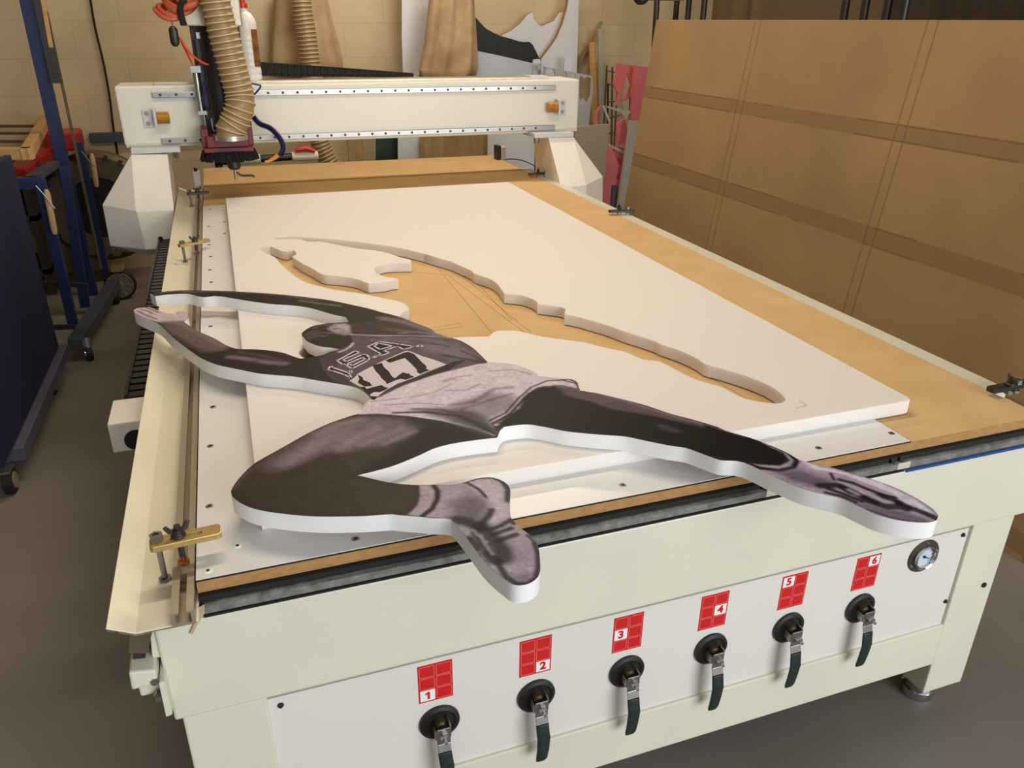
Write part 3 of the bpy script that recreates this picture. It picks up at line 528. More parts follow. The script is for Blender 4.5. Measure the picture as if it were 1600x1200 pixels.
# vest
paint([(0.3224,0.7059),(0.3795,0.6871),(0.5251,0.6288),(0.546,0.5866),(0.5597,0.548),(0.5649,0.4636),(0.5333,0.461),(0.4475,0.439),(0.3764,0.4071),(0.3265,0.3715),(0.3064,0.3674),(0.293,0.4196),(0.2733,0.4491),(0.2532,0.4794),(0.2414,0.5323),(0.2424,0.5927),(0.2884,0.6281),(0.3175,0.6522),(0.3221,0.6704)], (92, 80, 83), .004)
paint([(0.2424,0.5927),(0.2785,0.6173),(0.3013,0.5913),(0.2678,0.5405),(0.2778,0.4792),(0.293,0.4196),(0.2728,0.4454),(0.2474,0.5055)], (70, 58, 58), .012, .8)
paint([(0.4724,0.6208),(0.5335,0.5808),(0.5506,0.518),(0.5537,0.4718),(0.507,0.4872),(0.4846,0.5306),(0.4528,0.569)], (112, 98, 103), .02, .8)
for s, wd in (([(0.3609,0.6626),(0.4062,0.6426),(0.4625,0.6092)], .006), ([(0.3892,0.6634),(0.4747,0.6301),(0.513,0.5975)], .004), ([(0.4635,0.5845),(0.4914,0.5563),(0.5203,0.5097)], .004)):
    stroke(s, wd, (126, 112, 116), .005, .6)
for s, wd in (([(0.4878,0.5296),(0.5262,0.4942),(0.5556,0.4667)], .012), ([(0.53,0.5435),(0.5468,0.5055),(0.56,0.4697)], .005), ([(0.4789,0.6038),(0.5134,0.5729)], .006), ([(0.4438,0.6203),(0.4876,0.596)], .004)):
    stroke(s, wd, (50, 42, 43), wd*.8, .8)
stroke([(0.3238,0.7106),(0.3791,0.6851),(0.4465,0.6639),(0.5124,0.636),(0.5271,0.623)], .006, (158, 142, 145), .003)
stroke([(0.3202,0.6562),(0.3121,0.6394),(0.2996,0.6244),(0.2849,0.6152)], .006, (160, 145, 147), .003)
paint([(0.3258,0.3804),(0.3506,0.4019),(0.3792,0.4201),(0.4081,0.4359),(0.4378,0.4521),(0.4692,0.472),(0.4849,0.4806),(0.5017,0.4925),(0.5286,0.4908),(0.5025,0.4713),(0.4764,0.4493),(0.4333,0.4339),(0.3916,0.4191),(0.3489,0.3935),(0.3295,0.3807)], (42, 35, 33), .005)
# head
paint([(0.2804,0.7651),(0.2981,0.79),(0.3238,0.786),(0.3324,0.7655),(0.3281,0.7196),(0.3122,0.7082),(0.2937,0.7267),(0.2851,0.7464)], (136, 120, 124), .012)
paint([(0.3003,0.7848),(0.3176,0.7836),(0.329,0.7622),(0.3224,0.7384),(0.3078,0.7561)], (156, 139, 142), .012, .8)
stroke([(0.2936,0.7565),(0.3048,0.7549)], .006, (90, 76, 78), .006)
for s in ([(0.2503,0.775),(0.2665,0.7915),(0.2887,0.7842)], [(0.2295,0.7396),(0.2423,0.7542),(0.2579,0.7554)], [(0.2305,0.7228),(0.2506,0.741),(0.2716,0.7403),(0.2843,0.7299)], [(0.235,0.7132),(0.253,0.7256),(0.2688,0.7184)]):
    stroke(s, .006, (108, 94, 95), .008, .75)
# far arm and shoulder
paint([(0.3378,0.7814),(0.4352,0.7835),(0.4798,0.7126),(0.5043,0.6616),(0.5258,0.6316),(0.4131,0.676),(0.3299,0.7086),(0.3286,0.746)], (70, 59, 58), .01)
for s, wd, c in (([(0.4139,0.7905),(0.4519,0.7552),(0.49,0.6929),(0.523,0.6346)], .018, (126, 110, 114)), ([(0.4007,0.8006),(0.4341,0.7781),(0.4508,0.7499)], .01, (112, 97, 100)), ([(0.4041,0.7212),(0.426,0.7033),(0.4522,0.6893)], .010, (100, 86, 88)),
                 ([(0.4297,0.6862),(0.4681,0.6788),(0.5019,0.6519)], .010, (118, 103, 106)), ([(0.3526,0.7381),(0.4016,0.7274)], .008, (72, 61, 60)), ([(0.2426,0.9813),(0.2922,0.9394),(0.3277,0.9152)], .010, (112, 98, 100)),
                 ([(0.0486,1.1252),(0.1408,1.0787),(0.2159,1.0297),(0.2809,0.9754)], .009, (98, 84, 86)), ([(-0.0975,1.159),(-0.0519,1.1579),(-0.0055,1.1373),(0.0408,1.1278)], .008, (110, 96, 98)), ([(0.4174,0.8487),(0.4565,0.7765),(0.4936,0.708)], .006, (120, 105, 108))):
    stroke(s, wd, c, wd*1.1, .8)
# near arm and open hand
paint([(-0.1448,1.0387),(-0.1353,1.054),(-0.1101,1.0507),(-0.0831,1.0125),(-0.0569,0.9776),(-0.0443,0.9699),(-0.0434,0.997),(-0.0291,0.9972),(-0.0184,0.9614),(-0.0185,0.93),(-0.0271,0.9125),(-0.0545,0.9103),(-0.0789,0.9227),(-0.108,0.956),(-0.139,1.0068)], (164, 144, 146), .008)
paint([(-0.0792,0.9296),(-0.0273,0.9181),(-0.0022,0.8495),(0.038,0.7742),(0.0697,0.7147),(0.0565,0.7001),(0.0184,0.7034),(-0.0074,0.7498),(-0.0485,0.8332),(-0.0669,0.8815)], (104, 88, 88), .02, .95)
stroke([(-0.0372,0.9046),(-0.002,0.8388),(0.0314,0.7763),(0.0571,0.7285)], .014, (128, 110, 112), .02, .7)
for s in ([(-0.1269,1.0353),(-0.108,1.0146),(-0.0998,0.994)], [(-0.1149,1.0412),(-0.0938,1.0135),(-0.086,0.999)], [(-0.1334,1.0265),(-0.1133,0.9866),(-0.087,0.9491)]):
    stroke(s, .005, (84, 68, 68), .005, .8)
for s, wd, c in (([(0.0684,0.6594),(0.1052,0.6337),(0.1413,0.6041),(0.1716,0.588)], .016, (124, 108, 112)), ([(0.0849,0.6814),(0.1251,0.6497),(0.167,0.6088)], .012, (86, 73, 74)), ([(0.0856,0.6096),(0.1236,0.6232)], .006, (70, 58, 58)), ([(0.1517,0.6639),(0.1844,0.6255)], .008, (78, 66, 66))):
    stroke(s, wd, c, wd*.9, .75)
# film grain of the enlarged photograph
rs = np.random.RandomState(3)
def mottle(cell):
    g0 = rs.normal(0, 1, (400, 400)); u = (PV-PV.min(0))/cell; i = np.floor(u).astype(int) % 399; f0 = u-np.floor(u); f0 = f0*f0*(3-2*f0)
    a = g0[i[:, 0], i[:, 1]]; b_ = g0[i[:, 0]+1, i[:, 1]]; c = g0[i[:, 0], i[:, 1]+1]; d = g0[i[:, 0]+1, i[:, 1]+1]
    return ((a*(1-f0[:, 0])+b_*f0[:, 0])*(1-f0[:, 1])+(c*(1-f0[:, 0])+d*f0[:, 0])*f0[:, 1])[:, None]
colr *= np.clip(1+rs.normal(0, 0.08, (len(PV), 1))+0.07*mottle(0.006)+0.06*mottle(0.02), 0.5, 1.6)
me = bpy.data.meshes.new('printed_face')
mbp = MB(); me.from_pydata([(x, y, Z1) for x, y in V], [], F)
ca = me.color_attributes.new('print', 'FLOAT_COLOR', 'POINT')
buf = np.ones((len(PV), 4), np.float32); buf[:, :3] = np.clip(colr, 0, 1); ca.data.foreach_set('color', buf.ravel())
pm = bpy.data.materials.new('photo_print'); pm.use_nodes = True; nt = pm.node_tree
at = nt.nodes.new('ShaderNodeVertexColor'); at.layer_name = 'print'
pb = nt.nodes['Principled BSDF']; nt.links.new(at.outputs['Color'], pb.inputs['Base Color']); pb.inputs['Roughness'].default_value = 0.45
pb.inputs['Specular IOR Level'].default_value = 0.12
nz = nt.nodes.new('ShaderNodeTexNoise'); nz.inputs['Scale'].default_value = 900
tcn = nt.nodes.new('ShaderNodeTexCoord'); nt.links.new(tcn.outputs['Object'], nz.inputs['Vector'])
bu = nt.nodes.new('ShaderNodeBump'); bu.inputs['Strength'].default_value = 0.25; bu.inputs['Distance'].default_value = 0.0005
nt.links.new(nz.outputs['Fac'], bu.inputs['Height']); nt.links.new(bu.outputs[0], pb.inputs['Normal'])
me.materials.append(pm)
for p in me.polygons:
    pass
bmx = bmesh.new(); bmx.from_mesh(me)
for f_ in bmx.faces:
    if f_.normal.z < 0: f_.normal_flip()
bmx.to_mesh(me); bmx.free()
pf = bpy.data.objects.new('printed_face', me); COL.objects.link(pf); pf.parent = cut
# lettering, bib and number: flat printed shapes
PK = mat('print_light', (204, 193, 198), 0.5, var=0.10, scale=300, spec=0.15); PD = mat('print_dark', (27, 22, 20), 0.5, var=0.1, scale=300, spec=0.12)
def flat(poly, z, t=0.0002, mbx=None):
    mbx = mbx or MB(); mbx.prism([(p[0], p[1]) for p in poly], z, z+t, 'z'); return mbx
def ribbon(mbx, path, wd, z, closed=True):
    n = len(path)
    for i in range(n if closed else n-1):
        p = Vector((*path[i], z)); q = Vector((*path[(i+1) % n], z)); d = (q-p).normalized()*wd*.3; mbx.bar(p-d, q+d, wd, 0.0002)
SS = [(0.2737,0.5686),(0.3176,0.6105),(0.3246,0.5973),(0.2853,0.5704),(0.2916,0.5577),(0.3283,0.5858),(0.3365,0.5831),(0.3395,0.5639),(0.3356,0.5509),(0.2971,0.5187),(0.2881,0.537),(0.2954,0.5432),(0.2994,0.5332),(0.3304,0.559),(0.3263,0.5701),(0.2897,0.5451),(0.282,0.5459)]
AA = [(0.3469,0.6267),(0.3748,0.6468),(0.4151,0.6177),(0.438,0.5977),(0.4366,0.592),(0.4159,0.5859),(0.4094,0.6041),(0.4046,0.6076),(0.3816,0.5961),(0.3751,0.5907),(0.3847,0.5775),(0.3629,0.5663),(0.3606,0.5715),(0.3657,0.5771),(0.3613,0.5897)]
AI = [(0.3602,0.6242),(0.3719,0.6375),(0.3982,0.6136),(0.3689,0.6014)]
UU = [(0.2507,0.5307),(0.2585,0.5468),(0.2611,0.5357),(0.2861,0.5006),(0.2882,0.4884),(0.2871,0.471),(0.2842,0.48),(0.2775,0.4936),(0.2586,0.5197),(0.2534,0.5231)]
dk = MB(); lt = MB()
for P_ in (SS, AA, UU): flat(P_, 0.7961, mbx=dk); ribbon(lt, P_, 0.0042, 0.7964)
ribbon(lt, AI, 0.0042, 0.7965)
for P_ in ([(0.3451,0.5638),(0.3544,0.5706),(0.356,0.5649),(0.347,0.5593)], [(0.4441,0.5972),(0.4559,0.5996),(0.4624,0.5904),(0.4521,0.5892)], [(0.2878,0.5034),(0.2922,0.5119),(0.2946,0.5027),(0.2904,0.4959)]):
    flat(P_, 0.7961, mbx=dk); ribbon(lt, P_, 0.0038, 0.7964)
dk.build('lettering_fill', PD, pf); lt.build('lettering_outline', PK, pf)
flat([(0.296,0.4761),(0.3033,0.49),(0.3256,0.5092),(0.3592,0.536),(0.3934,0.5606),(0.4157,0.5754),(0.4222,0.577),(0.432,0.5626),(0.4432,0.5404),(0.4634,0.5121),(0.4819,0.4796),(0.4392,0.458),(0.4118,0.4408),(0.3873,0.4282),(0.3692,0.4201),(0.3483,0.4025),(0.3426,0.3983),(0.3258,0.3802),(0.3209,0.3731),(0.3096,0.3769),(0.3076,0.413),(0.2951,0.4324),(0.2826,0.4615),(0.2882,0.4659)], 0.7961).build('race_bib', PK, pf)
nb = MB()
for P_ in ([(0.3676,0.5385),(0.4141,0.5685),(0.4226,0.5694),(0.4313,0.5535),(0.437,0.5032),(0.4396,0.4919),(0.4402,0.4779),(0.4362,0.4725),(0.4416,0.4623),(0.4191,0.4498),(0.4156,0.4626),(0.4186,0.4699),(0.416,0.4928),(0.413,0.5146),(0.4084,0.5393),(0.374,0.5241)],
           [(0.338,0.5204),(0.3585,0.5292),(0.3584,0.5051),(0.3638,0.4798),(0.3642,0.4567),(0.368,0.4441),(0.3816,0.4606),(0.3896,0.4679),(0.3954,0.4593),(0.4014,0.4573),(0.3989,0.4516),(0.4052,0.4398),(0.3868,0.4315),(0.3783,0.4391),(0.3688,0.4359),(0.3474,0.4227),(0.3482,0.4333),(0.3435,0.4539),(0.3428,0.4703),(0.3391,0.4913)],
           [(0.3025,0.4853),(0.3097,0.4683),(0.3083,0.4561),(0.3185,0.4401),(0.3199,0.4241),(0.3096,0.4245),(0.305,0.426),(0.2963,0.4475),(0.302,0.4629)],
           [(0.2984,0.4267),(0.3056,0.4228),(0.3076,0.413),(0.3205,0.4172),(0.3373,0.4214),(0.3414,0.4109),(0.3474,0.4043),(0.3386,0.3967),(0.3279,0.3913),(0.319,0.3957),(0.3077,0.3863)],
           [(0.309,0.38),(0.3209,0.3731),(0.3128,0.3615),(0.3088,0.3657)]):
    flat(P_, 0.7964, mbx=nb)
nb.build('race_number', PD, pf)

# the sheet: hole = outline moved back to where the figure was routed out
RT = ((0.98438557, 0.1760257), (-0.1760257, 0.98438557)); TT = (0.1330, 0.6055)
HOLE = [Vector((RT[0][0]*p.x+RT[0][1]*p.y+TT[0], RT[1][0]*p.x+RT[1][1]*p.y+TT[1])) for p in RIM]
fx, fy, W_, L_ = 0.0917, 0.0887, 1.22, 2.3983
fs = thing('foam_sheet', 'large white foam board with the hurdler-shaped hole routed out of it', 'sheet')
r_ = 0.012
rect = [(fx, fy), (fx+W_-r_, fy), (fx+W_-r_*.3, fy+r_*.3), (fx+W_, fy+r_), (fx+W_, fy+L_), (fx, fy+L_)]
mb = MB()
tris = geometry.tessellate_polygon([[Vector((*p, 0)) for p in rect], [Vector((p.x, p.y, 0)) for p in HOLE]])
pts = list(rect)+[(p.x, p.y) for p in HOLE]
for z in (0.7402, 0.768): mb.add([(p[0], p[1], z) for p in pts], [tuple(t) for t in tris])
walls(mb, rect, 0.7402, 0.768); walls(mb, HOLE, 0.7402, 0.768)
mb.build('foam_board', foam, fs)
b = MB(); pm_ = [(1.0987,0.1579),(1.0985,0.1343),(1.0732,0.1319)]
ribbon(b, pm_, 0.001, 0.7681, False); b.build('pencil_mark', mat('pencil', (150, 142, 136), 0.7), fs)
# ---------------------------------------------------------------- bar clamps
def clamp(pl, pr, zbar, bolt, post, zt, label, slot=True, zpost=0.712, wd=0.022, mtl=None, rot=0.0):
    """pl/pr ends of the flat bar, bolt = slot bolt (x, y), post = levelling bolt (x, y)"""
    t = thing('bar_clamp', label, 'clamp', 'clamps along the edges of the bed')
    p = Vector((*pl, zbar)); q = Vector((*pr, zbar)); d = (q-p).normalized(); n = Vector((-d.y, d.x, 0)); L = (q-p).length
    M = Matrix(((d.x, n.x, 0, p.x), (d.y, n.y, 0, p.y), (0, 0, 1, zbar), (0, 0, 0, 1)))
    b0 = (Vector((*bolt, zbar))-p).dot(d); s0, s1 = b0-0.006, min(b0+0.062, L-0.03); h = wd/2; sw = 0.0045
    c = MB(); c1 = 0.004
    out = [(c1, -h), (L-c1, -h), (L, -h+c1), (L, h-c1), (L-c1, h), (c1, h), (0, h-c1), (0, -h+c1)]
    inn = [(s0+sw*math.cos(a)*-1 if k < 5 else s1+sw*math.cos(a)*-1, sw*math.sin(a)) for k, a in enumerate([-PI/2+i*PI/4 for i in range(5)])]
    inn = [(s0-sw*math.cos(-PI/2+i*PI/6), sw*math.sin(-PI/2+i*PI/6)) for i in range(7)]+[(s1+sw*math.cos(PI/2-i*PI/6), sw*math.sin(PI/2-i*PI/6)) for i in range(7)]
    tr = geometry.tessellate_polygon([[Vector((*a, 0)) for a in out], [Vector((*a, 0)) for a in inn]]); pts = out+inn
    for z in (-0.0045, 0.0045): c.add([M @ Vector((*a, z)) for a in pts], [tuple(x) for x in tr])
    for lp in (out, inn):
        k = len(lp); c.add([M @ Vector((*a, -0.0045)) for a in lp]+[M @ Vector((*a, 0.0045)) for a in lp], [(i, (i+1) % k, k+(i+1) % k, k+i) for i in range(k)])
    c.build('clamp_bar', mtl or brass, t, bevel=0.0008)
    bx, by = bolt; px, py = post
    MB().cyl((bx, by, zt), (bx, by, zbar+0.022), 0.0045, 14).build('slot_bolt', dkmetal, t)
    MB().lathe([(0, 0), (0.0085, 0), (0.0085, 0.007), (0.005, 0.007), (0.005, 0.013), (0, 0.013)], (bx, by, zt), n=6).build('bolt_collar', copper if mtl is None else zinc, t)
    w_ = MB().lathe([(0.0048, 0.0), (0.010, 0.0), (0.010, 0.003), (0.0075, 0.005), (0.007, 0.012), (0.0048, 0.012)], (bx, by, zbar+0.0045))
    for s in (-1, 1):
        w_.prism([(s*0.006, 0.004), (s*0.013, 0.009), (s*0.018, 0.019), (s*0.013, 0.021), (s*0.008, 0.014), (s*0.005, 0.010)], -0.002, 0.002, 'y', Matrix.Translation((bx, by, zbar+0.0045)) @ Matrix.Rotation(0.3+rot, 4, 'Z'))
    w_.build('wing_nut', dkmetal, t, bevel=0.0008)
    pb_ = MB().cyl((px, py, zpost+0.006), (px, py, zbar+0.012), 0.0042, 14); pb_.lathe([(0, 0), (0.009, 0), (0.009, 0.005), (0, 0.005)], (px, py, zpost), n=6)
    pb_.build('levelling_bolt', zinc, t)
    MB().lathe([(0.0045, 0), (0.0092, 0), (0.0092, 0.009), (0.0045, 0.009)], (px, py, zbar+0.0045), n=6).build('hex_nut', zinc, t)
    place(t, (bx, by, zpost))
    return t
cl = [(-0.0543,0.0477),(0.0387,0.0539),(-0.0448,0.0521),(-0.0185,0.0526)]
clamp(cl[0], cl[1], 0.775, (-0.017, cl[3][1]), cl[2], 0.733, 'brass slotted bar clamp with wing nut at the near left corner of the bed', zpost=0.711, wd=0.026)
c2 = [(-0.067,1.7482),(0.0262,1.7958),(-0.0556,1.7529),(-0.019,1.7667)]
clamp(c2[0], c2[1], 0.768, (-0.017, c2[3][1]), c2[2], 0.733, 'brass bar clamp halfway along the left slot rail, before the gantry', zpost=0.711)
c3 = [(-0.0596,2.6248),(0.026,2.6412),(-0.0498,2.6359),(-0.0195,2.6266)]
clamp(c3[0], c3[1], 0.768, (-0.017, c3[3][1]), c3[2], 0.733, 'grey bar clamp farthest along the left slot rail, under the gantry beam', zpost=0.711, mtl=dkmetal)
for r_px, lab in (([(1.515,1.8613),(1.6153,1.8421),(1.5644,1.8703),(1.5987,1.8595)], 'dark bar clamp on the right bed edge, middle one of the three there'),
                  ([(1.5036,2.7357),(1.6135,2.7401),(1.5553,2.7388),(1.5916,2.7278)], 'dark bar clamp on the right bed edge beside the gantry leg'),
                  ([(1.5235,0.1018),(1.6341,0.1014),(1.58,0.0993),(1.6101,0.0993)])and(([(1.5272,0.1005),(1.6477,0.1036),(1.58,0.0993),(1.6181,0.1)]), 'dark bar clamp at the near right end of the bed edge, partly out of frame')):
    clamp(r_px[0], r_px[1], 0.752, r_px[2], (min(max(r_px[3][0], 1.575), 1.6), r_px[3][1]), 0.7375, lab, zpost=0.7372, mtl=dkmetal, rot=0.8)

# ---------------------------------------------------------------- gantry
GY = 2.75
g = thing('router_gantry', 'cream gantry beam across the far end of the bed on two white leg covers', 'machine')
MB().box(-0.273, 1.762, GY, GY+0.24, 0.953, 1.183).build('beam', gantp, g, bevel=0.008)
for z, x0, x1 in ((1.149, -0.135, 1.634), (0.968, -0.128, 1.636)):
    r = MB().box(x0, x1, GY-0.016, GY, z-0.011, z+0.011).build('linear_rail', steel, g, bevel=0.0015)
    for i in range(29):
        x = x0+0.03+i*0.0605
        if x < x1-0.1: MB().lathe([(0, 0.001), (0.0055, 0.001), (0.0055, 0)], (x, GY-0.016, z), (0, -1, 0), 12).build('rail_screw', dkmetal, r)
MB().box(-0.125, 1.53, GY+0.05, GY+0.16, 1.183, 1.194).build('chain_channel', alum, g, bevel=0.001)
MB().box(1.53, 1.62, GY+0.05, GY+0.14, 1.183, 1.197).build('end_bracket', whiteb, g, bevel=0.001)
MB().box(-0.268, 1.757, GY-0.004, GY+0.02, 0.945, 0.957).build('lower_lip', cream, g, bevel=0.002)
for x, s in ((-0.165, 1), (1.672, -1)):
    st_ = MB().box(x-0.022, x+0.022, GY-0.006, GY, 1.022, 1.094).build('end_stop', whiteb, g, bevel=0.004)
    MB().box(min(x+s*0.022, x+s*0.034), max(x+s*0.022, x+s*0.034), GY-0.05, GY, 1.030, 1.098).build('stop_plate', whiteb, st_, bevel=0.003)
    MB().cyl((x+s*0.034, GY-0.03, 1.062), (x+s*0.082, GY-0.03, 1.062), 0.023, 20).build('rubber_bumper', amber, st_, bevel=0.003)
    b = MB()
    for dz in (-0.02, 0.02): b.lathe([(0, 0.004), (0.004, 0.004), (0.008, 0.004), (0.0085, 0)], (x-s*0.004, GY-0.006, 1.058+dz), (0, -1, 0), 16)
    b.build('stop_screws', zinc, st_)
def poly3(mb, loops_top, loops_bot):
    pass
def cover(T1, T2, C_, D_, E_, C2, D2, E2, B1, B2, name='leg_cover'):
    """faceted sheet-metal hood: top edge T1-T2, belt C-D-E, lower belt C2-D2-E2, chamfer B1-B2; closed at the back"""
    yb = 2.86
    P = [Vector(p) for p in (T1, T2, C_, D_, E_, C2, D2, E2, B1, B2)]
    Bk = [Vector((p.x, yb, p.z)) for p in P]
    # T2/D2.. are the outer side
    vs = P+Bk; k = 10
    fs_ = [(0, 1, 3, 2), (1, 4, 3), (2, 3, 6, 5), (3, 4, 7, 6), (5, 6, 9, 8), (6, 7, 9), (0, 2, 2+k, 0+k), (2, 5, 5+k, 2+k), (5, 8, 8+k, 5+k), (8, 9, 9+k, 8+k), (9, 7, 7+k, 9+k), (7, 4, 4+k, 7+k), (4, 1, 1+k, 4+k), (1, 0, 0+k, 1+k), (0+k, 2+k, 5+k, 8+k, 9+k, 7+k, 4+k, 1+k)]
    return MB().add(vs, fs_).build(name, coverp, g, bevel=0.003)
yt, yf_ = 2.66, 2.52
def atz(p, y): return (p[0], y, p[1])
a = [(-0.1098,0.9257),(-0.2461,0.9314)]; c_ = [(-0.1125,0.7264),(-0.253,0.7278),(-0.3695,0.7632),(-0.142,0.5726),(-0.2442,0.5728),(-0.3727,0.5991)]; e_ = [(-0.3835,0.744),(-0.3867,0.5752)]
bb = [(-0.1531,0.5473),(-0.2473,0.5332)]
cover(atz(a[0], yt), atz(a[1], yt), atz(c_[0], yf_), atz(c_[1], yf_), atz(e_[0], 2.62), atz(c_[3], yf_), atz(c_[4], yf_), atz(e_[1], 2.62), atz(bb[0], 2.58), atz(bb[1], 2.58))
a = [(1.5728,0.9321),(1.7019,0.9305)]; c_ = [(1.588,0.7193),(1.7164,0.7272),(1.6171,0.5624),(1.7229,0.6018)]; e_ = [(1.8502,0.7426),(1.8607,0.572)]
bb = [(1.6443,0.5158),(1.7531,0.5398)]
cover(atz(a[0], yt), atz(a[1], yt), atz(c_[0], yf_), atz(c_[1], yf_), atz(e_[0], 2.62), atz(c_[2], yf_), atz(c_[3], yf_), atz(e_[1], 2.62), atz(bb[0], 2.58), atz(bb[1], 2.58))
for x0, x1, x2, x3 in ((-0.245, -0.06, -0.115, -0.055), (1.50, 1.70, 1.50, 1.56)):
    b = MB().box(x0, x1, 2.655, 2.95, 0.932, 0.953); b.build('foot_bracket', whiteb, g, bevel=0.002)
    xm = x1-0.02 if x0 < 0 else x0+0.02
    MB().lathe([(0, -0.026), (0.011, -0.026), (0.013, -0.02), (0.013, 0)], (xm, 2.68, 0.932), n=6).build('bracket_bolt', zinc, g)
MB().box(-0.235, -0.128, 2.70, 2.95, 0.60, 0.932).build('leg_plate', dkmetal, g)
lp = [(1.5339,2.72,0.932),(1.6004,2.72,0.9208),(1.6823,2.72,0.7061),(1.5609,2.72,0.7743)]
MB().box(1.615, 1.66, 2.72, 2.95, 0.60, 0.935).build('leg_plate', brownst, g)
for q in [(-0.1228,0.8307),(-0.1759,0.5961),(-0.1223,0.6972)]:
    pass
for px_, yy in (((0.0), 0),): pass
b = MB(); q = [(-0.1822,0.6134)]; b.lathe([(0, 0.003), (0.0095, 0.003), (0.0095, -0.004)], (q[0][0], 2.517, q[0][1]), (0, -1, 0), 18); b.build('cover_hole', black, g)

# ---------------------------------------------------------------- spindle carriage
s = thing('spindle_carriage', 'maroon spindle carriage with red dust shoe and black brush, on the gantry beam', 'spindle')
XC = 0.13
MB().box(0.045, 0.235, GY-0.045, GY-0.018, 0.96, 1.62).build('mount_plate', plum, s, bevel=0.003)
MB().box(0.03, 0.245, GY-0.15, GY-0.02, 1.405, 1.65).build('motor_housing', alum, s, bevel=0.006)
b = MB(); b.lathe([(0, 1.02), (0.05, 1.02), (0.05, 1.38), (0.04, 1.40), (0, 1.40)], (XC, GY-0.115, 0)); b.box(XC-0.07, XC-0.03, GY-0.09, GY-0.045, 1.06, 1.36); b.box(XC+0.035, XC+0.07, GY-0.09, GY-0.045, 1.0, 1.38); b.build('spindle_motor', blacksm, s)
b = MB(); b.box(0.065, 0.09, GY-0.075, GY-0.045, 1.30, 1.385); b.box(0.075, 0.095, GY-0.08, GY-0.045, 1.0, 1.27); b.box(0.205, 0.225, GY-0.075, GY-0.045, 1.0, 1.40); b.build('slide_rail', chrome, s, bevel=0.002)
b = MB(); b.cyl((0.045, GY-0.075, 1.08), (0.045, GY-0.075, 1.245), 0.013); b.cyl((0.052, GY-0.08, 0.995), (0.052, GY-0.08, 1.08), 0.006); b.box(0.026, 0.066, GY-0.10, GY-0.05, 1.235, 1.262); b.box(0.03, 0.066, GY-0.10, GY-0.05, 1.075, 1.092); b.build('air_cylinder', steel, s, bevel=0.001)
b = MB(); b.cyl((0.222, GY-0.085, 0.99), (0.222, GY-0.085, 1.10), 0.006); b.lathe([(0, 0), (0.009, 0), (0.009, 0.014), (0, 0.014)], (0.222, GY-0.085, 1.005)); b.build('guide_rod', chrome, s)
MB().tube(catmull([(0.045, GY-0.09, 1.245), (0.02, GY-0.10, 1.32), (0.005, GY-0.12, 1.365)], 5), 0.004, 8).build('orange_air_tube', orange, s)
MB().tube(catmull([(0.005, GY-0.12, 1.365), (0.04, GY-0.14, 1.305), (0.09, GY-0.15, 1.27), (0.13, GY-0.14, 1.275)], 6), 0.0045, 8).build('orange_air_tube', orange, s)
MB().tube(catmull([(0.13, GY-0.14, 1.26), (0.075, GY-0.13, 1.19), (0.06, GY-0.12, 1.13), (0.075, GY-0.11, 1.09)], 6), 0.0042, 8).build('blue_air_tube', bluet, s)
MB().tube(catmull([(0.20, GY-0.12, 1.205), (0.27, GY-0.12, 1.19), (0.285, GY-0.12, 1.18), (0.235, GY-0.10, 1.12), (0.23, GY-0.08, 1.05)], 6), 0.0036, 8).build('blue_air_tube', bluet, s)
MB().tube(catmull([(0.12, GY-0.13, 1.22), (0.095, GY-0.14, 1.14), (0.08, GY-0.12, 1.09)], 5), 0.0022, 6).build('signal_wire', mat('yellow_wire', (150, 120, 70), 0.5), s)
# dust shoe
SY = GY-0.17
b = MB()
b.prism([(XC-0.095, SY-0.075), (XC+0.095, SY-0.075), (XC+0.10, SY+0.05), (XC+0.06, GY-0.045), (XC-0.06, GY-0.045), (XC-0.10, SY+0.05)], 0.945, 0.962, 'z')
b.prism([(XC-0.08, SY-0.06), (XC+0.08, SY-0.06), (XC+0.085, SY+0.05), (XC-0.085, SY+0.05)], 0.962, 1.005, 'z')
b.box(XC-0.10, XC-0.07, SY-0.03, GY-0.05, 0.962, 1.03); b.box(XC+0.07, XC+0.10, SY-0.03, GY-0.05, 0.962, 1.035)
sh = b.build('dust_shoe', maroon, s, bevel=0.003)
b = MB(); n = 220
for i in range(n):
    a = 2*PI*i/n; rx = 0.098; ry = 0.075; x = XC+rx*math.cos(a); y = SY-0.01+ry*math.sin(a)
    for j in range(2):
        dx, dy = random.uniform(-.012, .012), random.uniform(-.012, .012)
        b.bar((x+dx*.3, y+dy*.3, 0.947), (x+dx+0.006*math.cos(a), y+dy+0.006*math.sin(a), 0.905+random.uniform(0, .012)), 0.004, 0.004)
br_ = b.build('brush_skirt', bristle, sh); br_['kind'] = 'stuff'
b = MB(); b.lathe([(0, 0), (0.02, 0), (0.026, 0.008), (0.026, 0.035), (0.02, 0.04), (0.02, 0.07), (0, 0.07)], (XC+0.012, SY-0.03, 0.872)); b.build('tool_holder', dkmetal, s)
b = MB(); b.cyl((XC+0.012, SY-0.03, 0.83), (XC+0.012, SY-0.03, 0.872), 0.006); b.build('router_bit', steel, s)
b = MB(); b.tube(catmull([(XC+0.02, SY-0.05, 0.862), (XC+0.035, SY-0.05, 0.848), (XC+0.075, SY-0.05, 0.846), (XC+0.085, SY-0.05, 0.84)], 4), 0.0045, 8); b.build('coolant_pipe', dkmetal, s)
